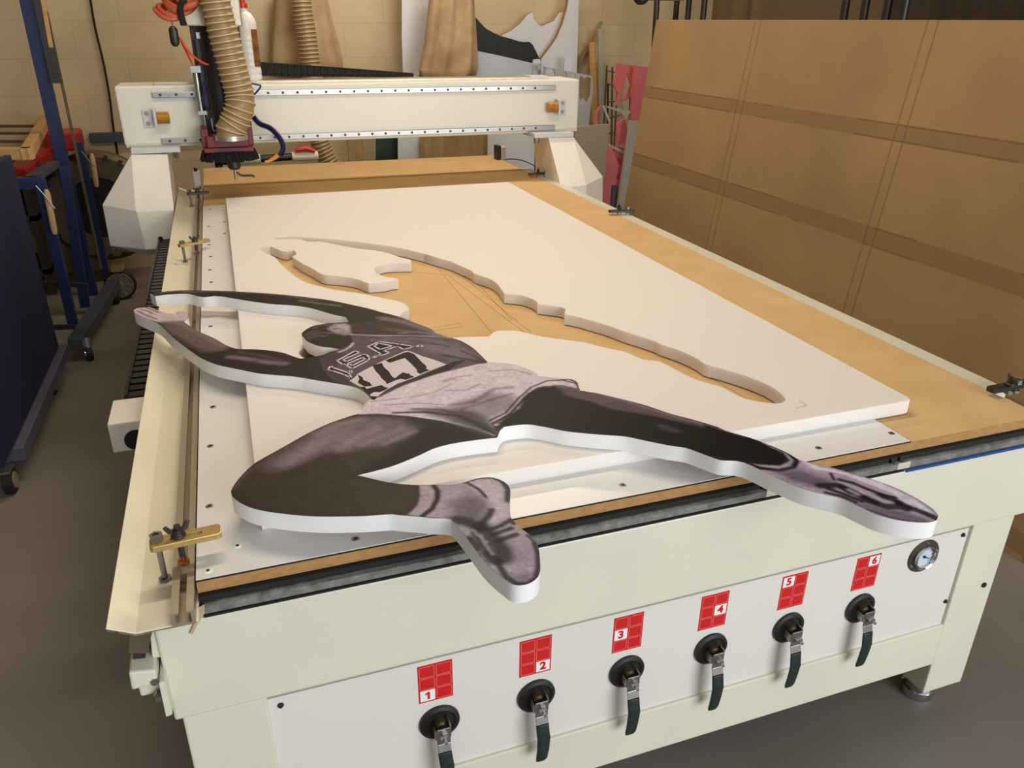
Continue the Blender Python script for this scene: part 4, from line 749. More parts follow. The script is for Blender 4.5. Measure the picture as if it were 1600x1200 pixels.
# blue segmented coolant line with orange nozzle
PT = catmull([(0.2427,2.6,1.0697),(0.2619,2.6,1.0416),(0.2982,2.6,1.0253),(0.3214,2.6,1.0042),(0.3411,2.6,0.9726),(0.3481,2.6,0.9412),(0.3316,2.6,0.9105)], 7)
b = MB(); acc = []
path = []; rad = []
for i in range(len(PT)-1):
    for t in (0, .25, .5, .75):
        path.append(PT[i].lerp(PT[i+1], t)); rad.append(0.0125*(0.6, 1.0, 1.05, 0.85)[int(t*4)])
b.tube(path, rad, 10); b.build('coolant_line', mat('coolant_blue', (26, 28, 84), 0.35), s)
b = MB(); N_ = [(0.3215,2.6,0.9136),(0.3071,2.6,0.9011),(0.2823,2.6,0.8891),(0.2665,2.6,0.8871)]; b.tube([Vector(N_[0]), Vector(N_[1]), Vector(N_[2]), Vector(N_[3])], [0.010, 0.008, 0.006, 0.005], 10); b.build('coolant_nozzle', mat('nozzle_orange', (214, 140, 50), 0.4), s)
# orange coil bundle above, hanging off the motor housing
b = MB()
for k in range(7):
    P_ = []
    cx, cz = -0.005+random.uniform(-.01, .02), 1.455+k*0.010
    for i in range(13):
        a = 2*PI*i/12; P_.append((cx+0.055*math.cos(a)+0.01*k, GY-0.13+0.05*math.sin(a), cz+0.016*math.sin(a)+0.01*math.cos(2*a)))
    b.tube(catmull(P_, 3), 0.0085, 8)
b.tube(catmull([(0.0, GY-0.18, 1.46), (0.06, GY-0.2, 1.475), (0.11, GY-0.19, 1.50), (0.15, GY-0.17, 1.55)], 5), 0.012, 10)
b.build('orange_air_coil', orangec, s)
b = MB(); b.tube(catmull([(0.03, GY-0.19, 1.41), (0.025, GY-0.2, 1.46), (0.045, GY-0.2, 1.50)], 5), 0.012, 8); b.build('black_strap', black, s)

fb = thing('key_fob', 'black oval remote hanging on a thin ring from the orange air coil', 'remote control')
FO = [(-0.0118,2.58,1.3697),(-0.0057,2.58,1.4075),(-0.018,2.58,1.4295),(-0.0309,2.58,1.4469),(0.0166,2.58,1.4342)]; c = Vector(FO[0])
b = MB(); vs = []; 
b.lathe([(0.0001, -0.037), (0.008, -0.035), (0.014, -0.028), (0.0165, -0.02), (0.0165, 0.02), (0.014, 0.028), (0.008, 0.035), (0.0001, 0.037)], c, n=20)
o = b.build('fob_body', blacksm, fb); 
for v in o.data.vertices: v.co.y = c.y+(v.co.y-c.y)*0.55
b = MB(); b.tube([c+Vector((0, 0, .036)), c+Vector((0.001, 0, .048)), c+Vector((-0.001, 0, .058))], 0.003, 8); b.tube(catmull([c+Vector((-.001+.022*math.cos(t*PI/6), 0.02*math.sin(t*PI/6)*.3, .073+.015*math.sin(t*PI/6))) for t in range(13)], 3), 0.0013, 6); b.build('key_ring', steel, fb)

# ---------------------------------------------------------------- corrugated hoses
def hose(path, rad, pitch, rib, name, m, mr, parent):
    PTS = [Vector(p) for p in path]; acc = [0]
    for i in range(1, len(PTS)): acc.append(acc[-1]+(PTS[i]-PTS[i-1]).length)
    L = acc[-1]; n = int(L/pitch*8); P = []; R = []; 
    def at(d):
        for i in range(1, len(PTS)):
            if acc[i] >= d: return PTS[i-1].lerp(PTS[i], (d-acc[i-1])/max(acc[i]-acc[i-1], 1e-9))
        return PTS[-1]
    for i in range(n+1):
        d = L*i/n; P.append(at(d)); ph = i % 8; R.append(rad-rib+rib*(.9, .5, .15, .05, .0, .05, .15, .5)[ph])
    MB().tube(P, R, 36, caps=False).build(name, mr, parent)
    rb_ = MB()
    for i in range(0, n-1, 8):
        c0 = P[i]; t = (P[min(i+1, n)]-P[max(i-1, 0)]).normalized(); w_ = pitch*0.11
        rb_.tube([c0-t*w_, c0-t*w_*.6, c0+t*w_*.6, c0+t*w_], [rad-rib*.5, rad, rad, rad-rib*.5], 36, caps=False)
    rb_.build('hose_spiral', m, parent)
h = thing('dust_hose', 'thick beige corrugated extraction hose coming down to the red dust shoe', 'hose')
hp = [(0.1403,2.52,1.6232),(0.1483,2.52,1.5391),(0.155,2.52,1.4747),(0.1635,2.52,1.4045),(0.1757,2.52,1.3237),(0.1876,2.52,1.2362),(0.1974,2.52,1.1655)]
low = list([(0.1934,2.51,1.1187),(0.1695,2.51,1.0662),(0.1481,2.51,1.0328),(0.1445,2.51,1.0059)])
lowc = low[-1]
PH = catmull(list(hp)+low, 8)
hose(PH, 0.0595, 0.0225, 0.006, 'hose_wall', hoserib, hosem, h)
MB().lathe([(0.056, 0), (0.0635, 0), (0.0635, 0.018), (0.056, 0.018)], (lowc[0], 2.51, lowc[2]-0.012)).build('hose_clamp', mat('clamp_band', (206, 200, 190), 0.25, metal=0.8), h)

# ---------------------------------------------------------------- bottle and cable chain on the beam
bt = thing('plastic_bottle', 'white ribbed plastic bottle with red cap standing on the gantry beam', 'bottle')
c = (0.262, 2.835, 1.194); pr = [(0, 0), (0.042, 0), (0.0455, 0.006)]
for i in range(7):
    z = 0.02+i*0.026; pr += [(0.0455, z), (0.0432, z+0.004), (0.0455, z+0.008)]
pr += [(0.0455, 0.215), (0.046, 0.225), (0.040, 0.245), (0.028, 0.262), (0.016, 0.27), (0.0155, 0.28)]
MB().lathe(pr, c, n=36).build('bottle_body', bottlew, bt)
MB().lathe([(0.0155, 0.28), (0.0195, 0.28), (0.0195, 0.296), (0.012, 0.30), (0.012, 0.314), (0, 0.316)], c, n=24).build('bottle_cap', redcap, bt)
b = MB()
for i in range(6):
    a0 = -1.15+i*0.16; a1 = a0+0.16; r0 = 0.0466
    b.add([(c[0]+r0*math.cos(a), c[1]+r0*math.sin(a), z) for a in (a0, a1) for z in (1.194+0.055, 1.194+0.20)], [(0, 1, 3, 2)])
lb = b.build('bottle_label', mat('bottle_label', (60, 44, 30), 0.4, rgb2=(150, 96, 40), scale=30), bt)
b = MB(); b.tube(catmull([(0.205, 2.85, 1.30), (0.205, 2.85, 1.42), (0.225, 2.85, 1.505), (0.25, 2.84, 1.515), (0.262, 2.835, 1.508)], 6), 0.0012, 6); b.build('bottle_wire', mat('thin_wire', (150, 130, 90), 0.5), bt)
cc = thing('cable_chain', 'black plastic cable chain lying on top of the gantry beam behind the bottle', 'cable chain')
b = MB(); A = Vector((0.315, 2.97, 1.232)); B = Vector((1.0, 2.97, 1.198)); n = 24
for i in range(n):
    p = A.lerp(B, i/n); q = A.lerp(B, (i+0.86)/n); hgt = 0.056-0.040*(i/n)**1.2
    b.bar(p, q, 0.05, hgt); p2 = A.lerp(B, (i-.1)/n); b.bar(p2, q, 0.058, hgt*.55)
b.build('chain_links', black, cc)
# ---------------------------------------------------------------- things by the back wall
def board(name, poly, y, th, m, label, cat, group=None, drop=0):
    poly = list(poly)
    for i in sorted(range(len(poly)), key=lambda i: poly[i][1])[:drop]: poly[i] = (poly[i][0], 0.0)
    o = MB().prism(poly, y, y+th, 'y').build(name, m, None, bevel=0.0006)
    return tag(o, label, cat, group)
# electric cable and steel rail on the wall
tag(MB().tube(catmull([(-0.4749,4.385,1.5542),(-0.4804,4.385,1.3937),(-0.4728,4.385,1.2115),(-0.4749,4.385,1.0229),(-0.4875,4.385,0.8279),(-0.4913,4.385,0.6182),(-0.4893,4.385,0.4738)], 4), 0.006, 8).build('wall_cable', black), 'thin black cable hanging down the block wall left of the gantry', 'cable')
o = MB(); q = [(-0.6818,0.823),(-0.4273,0.8252),(-0.439,0.7602),(-0.6925,0.7697)]
o.prism([(-0.62, q[0][1]), (0.2, q[1][1]), (0.2, q[2][1]), (-0.62, q[3][1])], 4.36, 4.398, 'y'); tag(o.build('wall_rail', bluegrey, bevel=0.004), 'grey steel rail running along the wall behind the left gantry leg', 'rail')
# corrugated hose with cloth bag, left one
h2 = thing('extraction_hose', 'yellowish corrugated hose hanging in front of the wall behind the gantry beam', 'hose')
hose(catmull([(0.633,4.05,1.7219),(0.624,4.05,1.5325),(0.6358,4.05,1.3696),(0.6443,4.05,1.2012),(0.6498,4.05,0.9919),(0.6534,4.05,0.7928),(0.6882,4.05,0.6759),(0.7401,4.05,0.563)], 8), 0.060, 0.022, 0.006, 'hose_wall', hoserib, hosem, h2)
def bag(name, cols, y, depth, label, nfold, group):
    """cols = list of rows, each (left x, right x, z): a hanging cloth bag with folds"""
    vs = []; n = 40; R = []
    for k, (xl, xr, z) in enumerate(cols):
        for i in range(n):
            a = 2*PI*i/n; ph = nfold*a+k*0.35
            r = 1+0.16*math.sin(ph)+0.08*math.sin(2.3*ph+1)
            vs.append(((xl+xr)/2+(xr-xl)/2*math.cos(a)*(1+0.04*math.sin(ph)), y+depth*math.sin(a)*r, z))
    m = len(cols)
    fs_ = [(i*n+k, i*n+(k+1) % n, (i+1)*n+(k+1) % n, (i+1)*n+k) for i in range(m-1) for k in range(n)]+[tuple(range(n)), tuple(range((m-1)*n, m*n))]
    o = MB().add(vs, fs_, True).build(name, cloth); sb = o.modifiers.new('s', 'SUBSURF'); sb.levels = sb.render_levels = 1
    return tag(o, label, 'dust bag', group)
def rows(L, R): return [(a[0], b_[0], (a[1]+b_[1])/2) for a, b_ in zip(L, R)]
bag('dust_bag', rows([(0.5085,1.6654),(0.4859,1.4678),(0.456,1.3323),(0.4347,1.2113),(0.431,1.1163)], [(0.7956,1.6721),(0.8028,1.5052),(0.8344,1.3504),(0.8623,1.2265),(0.8606,1.1108)]), 4.27, 0.07, 'dusty beige cloth bag behind the corrugated hose on the wall', 7, None)
bag('dust_bag', rows([(1.3612,1.7366),(1.343,1.5413),(1.3191,1.4074),(1.2985,1.2705),(1.2592,1.1589),(1.2841,1.1019)], [(1.6104,1.7435),(1.6118,1.5454),(1.6217,1.3746),(1.6282,1.234),(1.6273,1.1551),(1.6105,1.0973)]), 3.98, 0.10, 'folded beige cloth bag hanging between the white board and the black offcut', 6, None)
# upright boards
def bq(y, s): return s
board('white_board', [(1.243,1.8131),(1.4155,1.8186),(1.3778,1.3347),(1.3026,1.0783),(1.2328,0.6346),(1.1993,0.6361),(1.2184,1.3344)], 4.2, 0.02, whiteb, 'narrow upright white board standing against the wall between the two cloth bags', 'board', drop=2)
board('green_offcut', [(1.0112,0.8309),(1.1869,0.8254),(1.1213,0.6578),(0.9478,0.6536)], 4.1, 0.01, darkgreen, 'dark green offcut visible in the gap under the gantry beam', 'offcut', drop=2)
board('white_board', [(1.1282,0.8757),(1.311,0.8704),(1.2906,0.6573),(1.0771,0.6665)], 4.0, 0.01, whiteb, 'white offcut beside the green one under the gantry beam', 'offcut', drop=2)
board('plywood_sheet', [(1.2497,0.8403),(1.6868,0.8265),(1.6798,0.3066),(1.2285,0.336)], 3.95, 0.012, plyw, 'dull brown plywood sheet standing under the gantry beam in the middle of the gap', 'sheet', drop=2)
board('plywood_strip', [(0.834,0.8683),(0.9355,0.8654),(0.9191,0.6358),(0.8475,0.639)], 4.15, 0.02, plyw, 'narrow brown timber under the beam left of the green offcut', 'timber', drop=2)
board('white_sheet', [(1.6668,0.8706),(2.0404,0.8598),(2.0555,0.2926),(1.6638,0.3181)], 3.9, 0.012, whiteb, 'white panel standing behind the right gantry leg under the beam', 'panel', drop=2)
# stack of white and black offcuts leaning at the wall
def refine_curve(P): return [tuple(v) for v in catmull([(p[0], p[1], 0) for p in P], 4)]
r1 = [(1.8876,1.3528),(1.95,1.3788),(2.0096,1.419),(2.0581,1.4706),(2.0879,1.4886),(2.0973,1.485),(2.1013,1.4524),(2.1306,1.4245),(2.1589,1.4034),(2.1809,1.4154),(2.2086,1.425),(2.2419,1.4371),(2.2634,1.4656),(2.285,1.4893),(2.3074,1.4928),(2.3302,1.4874)]
r2 = [(2.3351,1.3637),(2.3386,1.1284),(1.8579,1.1329),(1.8882,1.1331)]
o = board('white_offcut', r1+r2, 4.28, 0.012, whiteb, 'white offcut with wavy mountain-like top edge behind the black one', 'offcut', drop=2)
MB().prism([(p[0], p[1]+0.004) for p in r1]+[(p[0]+0.002, p[1]-0.004) for p in r1[::-1]], 4.286, 4.298, 'y').build('cut_edge', brownedge, o)
r1 = [(2.3128,1.6976),(2.3157,1.561),(2.3116,1.524),(2.2995,1.4774),(2.2795,1.4163),(2.243,1.3405),(2.1999,1.2832),(2.162,1.2401),(2.1376,1.2089)]
o = board('white_sheet', r1+[(2.1407,1.0845),(2.4079,1.081),(2.3873,1.6993)], 4.22, 0.014, whiteb, 'tall white sheet with a big quarter-circle cut out of its left side', 'sheet', drop=2)
MB().prism([(p[0], p[1]) for p in r1]+[(p[0]-0.012, p[1]+0.003) for p in r1[::-1]], 4.221, 4.236, 'y').build('cut_edge', brownedge, o)
board('black_offcut', [(1.5841,1.5051),(1.6774,1.4508),(1.7054,1.422),(1.7414,1.3907),(1.7883,1.3682),(1.8436,1.3479),(1.9047,1.3342),(1.953,1.3204),(1.9961,1.3158),(2.0286,1.3172),(2.0506,1.2994),(2.079,1.2524),(2.1019,1.212),(2.0528,1.1933),(1.8681,1.1922),(1.5793,1.2633)], 4.15, 0.014, blackb, 'black curved offcut leaning against the wall above the beam', 'offcut')
o = board('glossy_sheet', [(1.6165,1.2663),(1.6574,1.2662),(1.7812,1.2431),(2.0148,1.1955),(2.0583,1.1849),(2.0112,1.1062),(2.0106,0.8546),(1.6109,0.866)], 4.05, 0.008, glossw, 'glossy grey-white sheet with slanted top edge leaning behind the gantry beam', 'sheet', drop=2)
board('small_offcut', [(2.035,1.2148),(2.0784,1.2178),(2.0846,1.1886),(2.0327,1.1937)], 4.09, 0.02, whiteb, 'small white block wedged at the right end of the black offcut', 'offcut', drop=0)
board('white_strip', [(2.2445,1.2282),(2.2946,1.2279),(2.2906,1.125),(2.2317,1.1257)], 4.08, 0.02, whiteb, 'short upright white strip on the right of the leaning offcuts', 'offcut', drop=2)
# letter plate: grey plate with letter shaped holes
out = [(1.9986,1.1909),(2.4046,1.1186),(2.4171,1.0459),(2.398,0.8187),(2.2561,0.6507),(1.9916,0.8604)]
holes = [[(1.9946,1.1235),(1.9988,1.1793),(2.0174,1.1861),(2.0314,1.1605),(2.045,1.1557),(2.0498,1.1766),(2.0687,1.1764),(2.0771,1.1647),(2.0681,1.0943),(1.9979,1.0953)], [(2.0853,1.1599),(2.1095,1.1667),(2.1369,1.1594),(2.1487,1.1311),(2.1471,1.098),(2.0789,1.0989)], [(2.1811,1.1449),(2.1973,1.1504),(2.2195,1.1445),(2.2317,1.1159),(2.1716,1.1024)],
         [(2.267,1.1321),(2.2875,1.1319),(2.2866,1.1033),(2.2626,1.1036)], [(2.3178,1.1148),(2.3315,1.1218),(2.3464,1.1025),(2.3738,1.1151),(2.3998,1.1042),(2.3999,0.9974),(2.3794,0.9537),(2.3495,0.9838),(2.3337,0.9596),(2.3205,0.999)]]
pts = [p for l in [out]+holes for p in l]
tr = geometry.tessellate_polygon([[Vector((*p, 0)) for p in l] for l in [out]+holes]); b = MB()
for y in (4.0, 4.012): b.add([(p[0], y, p[1]) for p in pts], [tuple(t) for t in tr])
for l in [out]+holes:
    n = len(l); b.add([(p[0], 4.0, p[1]) for p in l]+[(p[0], 4.012, p[1]) for p in l], [(i, (i+1) % n, n+(i+1) % n, n+i) for i in range(n)])
tag(b.build('letter_stencil', mat('grey_plate', (168, 166, 164), 0.4, var=0.05, scale=5)), 'grey-white plate with row of rounded letter-shaped holes behind the beam end', 'plate')
# timber
def stick(name, p, q, w_, d_, m, label, cat, group=None):
    return tag(MB().bar(p, q, w_, d_, up=(0, 1, 0)).build(name, m, bevel=0.001), label, cat, group)
def ground(p, q):
    """carry the stick p-q down to the floor"""
    p = Vector(p); q = Vector(q); d = p-q; return p+d*(p.z/max(-d.z, 1e-6)) if p.z > 0 else p
P = [(2.4617,4.36,1.1736),(2.6234,4.36,1.4364)]+[(2.6172,4.3,0.4037),(2.5318,4.3,1.3111)]+[(2.6368,4.24,0.3677),(2.5553,4.24,1.3939),(2.4708,4.24,0.3768),(2.4681,4.24,1.0182)]
for k_ in (0, 2, 4): P[k_] = ground(P[k_], P[k_+1])
stick('timber_batten', P[0], P[1], 0.018, 0.018, plyw, 'thin diagonal batten leaning at the wall right of the white sheet', 'batten')
stick('timber_batten', P[2], P[3], 0.045, 0.02, wood, 'pale upright batten with rounded top right of the letter plate', 'batten')
stick('timber_batten', P[4], P[5], 0.03, 0.02, greyw, 'tall pointed grey batten beside the pale one', 'batten')
P = [(2.6851,4.2,0.4172),(2.6451,4.2,1.1594),(2.7614,4.2,0.4133),(2.7261,4.2,1.1627),(2.8194,4.2,0.4553),(2.7842,4.2,1.0975),(2.6498,4.2,0.4191),(2.6184,4.2,1.0591)]
for k_ in (0, 2, 4, 6): P[k_] = ground(P[k_], P[k_+1])
for i, (lab) in enumerate(('thin rusty rod standing between battens and pink board', 'thin grey rod with small cross bars by the pink board', 'dull strip standing directly behind the pink board', 'dark narrow strip right of the grey batten')):
    stick('metal_strip', P[2*i], P[2*i+1], 0.010, 0.01, (brownst, greyw, brownst, dkmetal)[i], lab, 'strip')
b = MB()
for q in [(2.599,4.21,1.1394),(2.6054,4.21,1.0384),(2.6312,4.21,0.9352),(2.6285,4.21,0.8267),(2.6252,4.21,0.725)]:
    b.bar(q, Vector(q)+Vector((0.13, 0, random.uniform(-.04, .05))), 0.01, 0.006)
g0 = Vector([(2.6038,4.22,1.1388)][0])
for dx in (0.012, 0.10): b.bar((g0.x+dx, 4.225, 0.0), (g0.x+dx, 4.225, g0.z+0.03), 0.008, 0.008)
tag(b.build('welded_grid', brownst), 'brown welded wire grid behind the pink offcuts', 'grid')
# pink foam offcuts
pk = [([(2.5572,1.1934),(2.6716,1.1787),(2.6071,0.8726),(2.5357,0.8866)], 'large salmon pink upright board at the left edge of the brown hardboard', 0.03),
      ([(2.4694,1.2041),(2.5948,1.1878),(2.5723,1.0019),(2.5322,0.9749),(2.5661,1.0809),(2.5421,1.1513),(2.5307,1.0814),(2.5014,0.9476),(2.4775,0.9562),(2.4865,1.0272),(2.4503,1.0826),(2.4679,1.1597)], 'pink offcut with notched lower edge left of the large pink board', 0.012),
      ([(2.3527,0.9529),(2.3795,0.9641),(2.3496,0.9293),(2.3487,0.8976),(2.3681,0.8491),(2.3082,0.8509),(2.3276,0.914)], 'small curved pink offcut standing on top of the brown panel', 0.012),
      ([(2.4298,0.8581),(2.4649,0.8808),(2.492,0.888),(2.5074,0.8079),(2.4987,0.6127),(2.4842,0.4879),(2.4729,0.4462),(2.4376,0.746)], 'long narrow pink strip in front of the scrap pile', 0.012),
      ([(2.3594,0.7301),(2.3867,0.7331),(2.457,0.5878),(2.4324,0.5394),(2.4725,0.504),(2.4388,0.4471),(2.3922,0.4413),(2.3436,0.4692),(2.3287,0.5612)], 'crumpled triangular pink offcut low down beside the brown panel', 0.012)]
ys = (3.70, 3.78, 3.76, 3.66, 3.62)
for k_, ((p, lab, th), y) in enumerate(zip(pk, ys)): board('pink_offcut', p, y, th, pink, lab, 'offcut', drop=(2, 0, 2, 2, 2)[k_])
o = board('white_offcut', [(2.3457,0.9696),(2.4518,0.9461),(2.5311,0.9323),(2.5197,0.901),(2.5029,0.8777),(2.4624,0.9262),(2.3692,0.9559)], 3.68, 0.01, greyw, 'pale grey curved triangular offcut in front of the pink pieces', 'offcut')
P = [(2.3223,3.64,0.9683),(2.3736,3.64,0.8699),(2.3682,3.64,0.7432),(2.4785,3.64,0.6863),(2.4565,3.64,0.7318),(2.5094,3.64,0.7095)]
for i in range(3): stick('metal_strip', P[2*i], P[2*i+1], 0.014, 0.01, greyw, ('short pale strip slanting above the brown panel corner', 'pale strip crossing the pink offcuts halfway down', 'very short pale strip at the foot of the pink strip')[i], 'strip')
board('brown_panel', [(1.9917,0.8962),(2.2066,0.9055),(2.188,0.5287),(2.189,0.3708),(2.0148,0.3826)], 3.3, 0.016, mat('grey_brown_panel', (160, 146, 120), 0.6, var=0.05, scale=5), 'greyish brown panel standing directly behind the right gantry leg cover', 'panel', drop=2)
P = [(2.4714,0.8881),(2.5241,0.8828),(2.451,0.3398),(2.3876,0.3439)]
board('steel_profile', P, 3.55, 0.03, greyw, 'long grey-white profile leaning along the left edge of the brown hardboard', 'profile', drop=2)
b = MB(); P = [(2.4797,0.4193),(2.5411,0.3892),(2.5383,0.2813),(2.478,0.2852)]; P = [(P[0][0], 0), (P[1][0], 0), P[1], P[0]]; tag(MB().prism(P, 3.9, 4.0, 'y').build('dark_box', blacksm), 'black box on the floor under the pink scraps', 'box')
P = [(2.4023,0.4946),(2.4351,0.4928),(2.4358,0.3493),(2.3978,0.3517)]; tag(MB().prism(P, 3.6, 3.62, 'y').build('grey_offcut', bluegrey), 'small dark grey offcut right of the black box', 'offcut')
# PVC pipe with red ball valve under the beam
pv = thing('pvc_pipe', 'ivory and black plastic pipe with red valve lever under the gantry beam', 'pipe')
P = [(0.052,3.75,0.7267),(0.1549,3.75,0.7255),(0.2941,3.75,0.7297),(0.4637,3.75,0.7328),(0.6084,3.75,0.7337)]
MB().cyl((P[0][0]+.02, 3.75, 0), (P[0][0]+.02, 3.75, P[0][2]-.02), 0.02).build('pipe_post', dkmetal, pv)
for i, (m_, r_) in enumerate(((blacksm, .022), (pvcw, .026), (blacksm, .020), (pvcw, .026))):
    MB().cyl(P[i], P[i+1], r_, 20).build('pipe_segment', m_, pv, bevel=0.002)
L_ = [(0.4831,3.73,0.7696),(0.5436,3.73,0.7811),(0.591,3.73,0.7618)]; b = MB(); b.tube([Vector(L_[0]), Vector(L_[1]), Vector(L_[2])], [0.011, 0.017, 0.011], 10); b.cyl(Vector(L_[1])+Vector((0, 0.02, -0.005)), Vector(L_[1])+Vector((0, 0.02, -.045)), 0.01); b.build('valve_lever', redcap, pv)
# round white rim and cream edge behind the bed, and the end of the bed
o = thing('bed_end_stop', 'small upright aluminium stop block at the far right end of the bed', 'stop')
MB().box(1.545, 1.572, 3.28, 3.33, 0.738, 0.805).build('stop_block', whiteb, o, bevel=0.001); MB().box(1.523, 1.545, 3.28, 3.34, 0.738, 0.812).build('stop_plate', dkmetal, o)
o = thing('bed_end_stop', 'small upright aluminium stop block at the far left end of the slot rail', 'stop')
P = [(-0.0104,2.9766),(0.0172,3.0362)]
MB().box(-0.04, -0.012, 3.03, 3.07, 0.71, 0.79).build('stop_block', whiteb, o, bevel=0.001); MB().cyl((-0.026, 3.05, 0.79), (-0.026, 3.05, 0.806), 0.008).build('stop_bolt', blacksm, o)
b = MB(); C_ = Vector((1.77, 3.78, 0.27)); pt = [(C_.x+0.34*math.cos(a), C_.z+0.385*math.sin(a)) for a in [i*2*PI/48 for i in range(48)]]
o = MB().prism(pt, 3.78, 3.80, 'y').build('round_board', whiteb); tag(o, 'round white board with blue rim behind the far right corner of the bed', 'board')
MB().tube([Vector((C_.x+0.34*math.cos(a), 3.79, C_.z+0.385*math.sin(a))) for a in [i*2*PI/48 for i in range(49)]], 0.006, 8, caps=False).build('blue_rim', bluet, o)

# ---------------------------------------------------------------- brown hardboard leaning on the right, and the rack behind
hb = bpy.data.materials.new('brown_packing_board'); hb.use_nodes = True; nt = hb.node_tree; N = nt.nodes; L = nt.links
tc = N.new('ShaderNodeTexCoord'); sx_ = N.new('ShaderNodeSeparateXYZ'); L.new(tc.outputs['Object'], sx_.inputs[0])
nz = N.new('ShaderNodeTexNoise'); nz.inputs['Scale'].default_value = 2.2; nz.inputs['Detail'].default_value = 6; L.new(tc.outputs['Object'], nz.inputs[0])
nz2 = N.new('ShaderNodeTexNoise'); nz2.inputs['Scale'].default_value = 14; nz2.inputs['Detail'].default_value = 4; L.new(tc.outputs['Object'], nz2.inputs[0])
def mth(op, a, b_=None, c=None):
    n = N.new('ShaderNodeMath'); n.operation = op
    for i, v in enumerate((a, b_, c)):
        if v is None: continue
        if hasattr(v, 'is_linked') or hasattr(v, 'links'): L.new(v, n.inputs[i])
        else: n.inputs[i].default_value = v
    return n.outputs[0]
def band(coord, centre, half, soft):
    d = mth('ABSOLUTE', mth('SUBTRACT', coord, centre)); wob = mth('MULTIPLY', mth('SUBTRACT', nz2.outputs['Fac'], 0.5), 0.006)
    return mth('SUBTRACT', 1.0, mth('SMOOTH_MIN', mth('MAXIMUM', mth('DIVIDE', mth('SUBTRACT', mth('ADD', d, wob), half), soft), 0.0), 1.0, 0.1))
Z = sx_.outputs['Z']; Y = sx_.outputs['Y']
hbands = mth('MAXIMUM', band(Z, 1.095, 0.026, 0.004), band(Z, 0.745, 0.030, 0.004)); hbands = mth('MAXIMUM', hbands, band(Z, 0.40, 0.03, 0.004)); hbands = mth('MAXIMUM', hbands, band(Z, 0.05, 0.03, 0.004))
vl = None
for yc in (2.19, 1.245, 0.30):
    for off in (-0.022, 0.022):
        t_ = band(Y, yc+off, 0.0018, 0.003); vl = t_ if vl is None else mth('MAXIMUM', vl, t_)
for zc in (1.07, 1.121, 0.713, 0.775): vl = mth('MAXIMUM', vl, mth('MULTIPLY', band(Z, zc, 0.0015, 0.003), mth('GREATER_THAN', nz.outputs['Fac'], 0.5)))
r = N.new('ShaderNodeValToRGB'); L.new(nz.outputs['Fac'], r.inputs[0]); r.color_ramp.elements[0].position = .3; r.color_ramp.elements[1].position = .75
r.color_ramp.elements[0].color = (*lin((150, 120, 82)), 1); r.color_ramp.elements[1].color = (*lin((172, 138, 94)), 1)
mx = N.new('ShaderNodeMixRGB'); L.new(mth('MULTIPLY', hbands, 0.42), mx.inputs[0]); L.new(r.outputs[0], mx.inputs[1]); mx.inputs[2].default_value = (*lin((112, 84, 52)), 1)
mx2 = N.new('ShaderNodeMixRGB'); L.new(mth('MULTIPLY', vl, mth('MULTIPLY', nz2.outputs['Fac'], 0.9)), mx2.inputs[0]); L.new(mx.outputs[0], mx2.inputs[1]); mx2.inputs[2].default_value = (*lin((84, 60, 36)), 1)
pb = N['Principled BSDF']; L.new(mx2.outputs[0], pb.inputs['Base Color']); pb.inputs['Roughness'].default_value = 0.62
o = MB(); sec = [(2.16, 0.0), (2.18, 0.0), (2.18+0.12*1.445, 1.446), (2.16+0.12*1.445, 1.446)]
o.prism(sec, 0.30, 3.08, 'y'); o = o.build('leaning_hardboard', hb, bevel=0.001); tag(o, 'huge brown board with joint lines leaning along the right side of the machine', 'board')
# rack of steel tubes behind it
rk = thing('tube_rack', 'dark rack with steel tube uprights showing above the big brown board', 'rack')
P = [(2.55,3.5534,1.8429),(2.55,3.5089,1.4512)]
T_ = [(2.4171,3.25,1.727),(2.4287,3.25,1.1905)]
MB().cyl(T_[0], T_[1], 0.016, 12).build('rack_tube', dkmetal, rk)
for px_ in [(3.6057,1.5217),(3.4679,1.52),(3.3034,1.5178),(2.1594,1.5031),(2.0381,1.5016),(1.9097,1.4999),(1.8162,1.4987)]:
    MB().cyl((2.75, px_[0], 0.05), (2.75, px_[0], 2.2), 0.017, 12).build('rack_tube', dkmetal, rk)
MB().box(2.72, 2.80, 0.3, 3.2, 1.9, 1.95).build('rack_beam', dkmetal, rk); MB().box(2.72, 2.80, 0.3, 3.2, 0.05, 0.1).build('rack_foot', dkmetal, rk)
cw = thing('caster_wheel', 'black caster wheel and olive plate at the top edge left of the tube rack', 'wheel')
P = [(2.4566,3.5,1.569),(2.6549,3.5,1.5623),(2.5536,3.5,1.5377)]; MB().cyl(Vector(P[0])+Vector((0, -.015, 0)), Vector(P[0])+Vector((0, .015, 0)), 0.045, 24).build('wheel_tyre', rubber, cw, bevel=0.004); MB().cyl(Vector(P[0])+Vector((0, -.018, 0)), Vector(P[0])+Vector((0, -.014, 0)), 0.022, 20).build('wheel_hub', wheelm, cw)
MB().box(P[0][0]+0.05, P[1][0]+.05, 3.45, 3.55, P[0][2]-0.02, P[0][2]+0.06).build('caster_plate', mat('olive_plate', (120, 100, 48), 0.5), cw)
dkb = mat('dark_board', (70, 56, 42), 0.7, rgb2=(54, 43, 32), scale=8)
P = [(3.1,3.7359,1.5279),(3.1,1.5754,1.5001)]
for i, (y0, y1, z1, lab, m_) in enumerate(((P[0][1], 2.3, 2.2, 'brown-grey board at the back of the dark storage above the hardboard', mat('rack_board', (112, 92, 68), 0.7, var=0.1, scale=5)), (2.3, 0.1, 2.2, 'wide dark brown board in the storage behind the tube rack', dkb))):
    tag(MB().box(3.08+i*.02, 3.12+i*.02, min(y0, y1), max(y0, y1), 0.0, z1).build('storage_board', m_), lab, 'board')

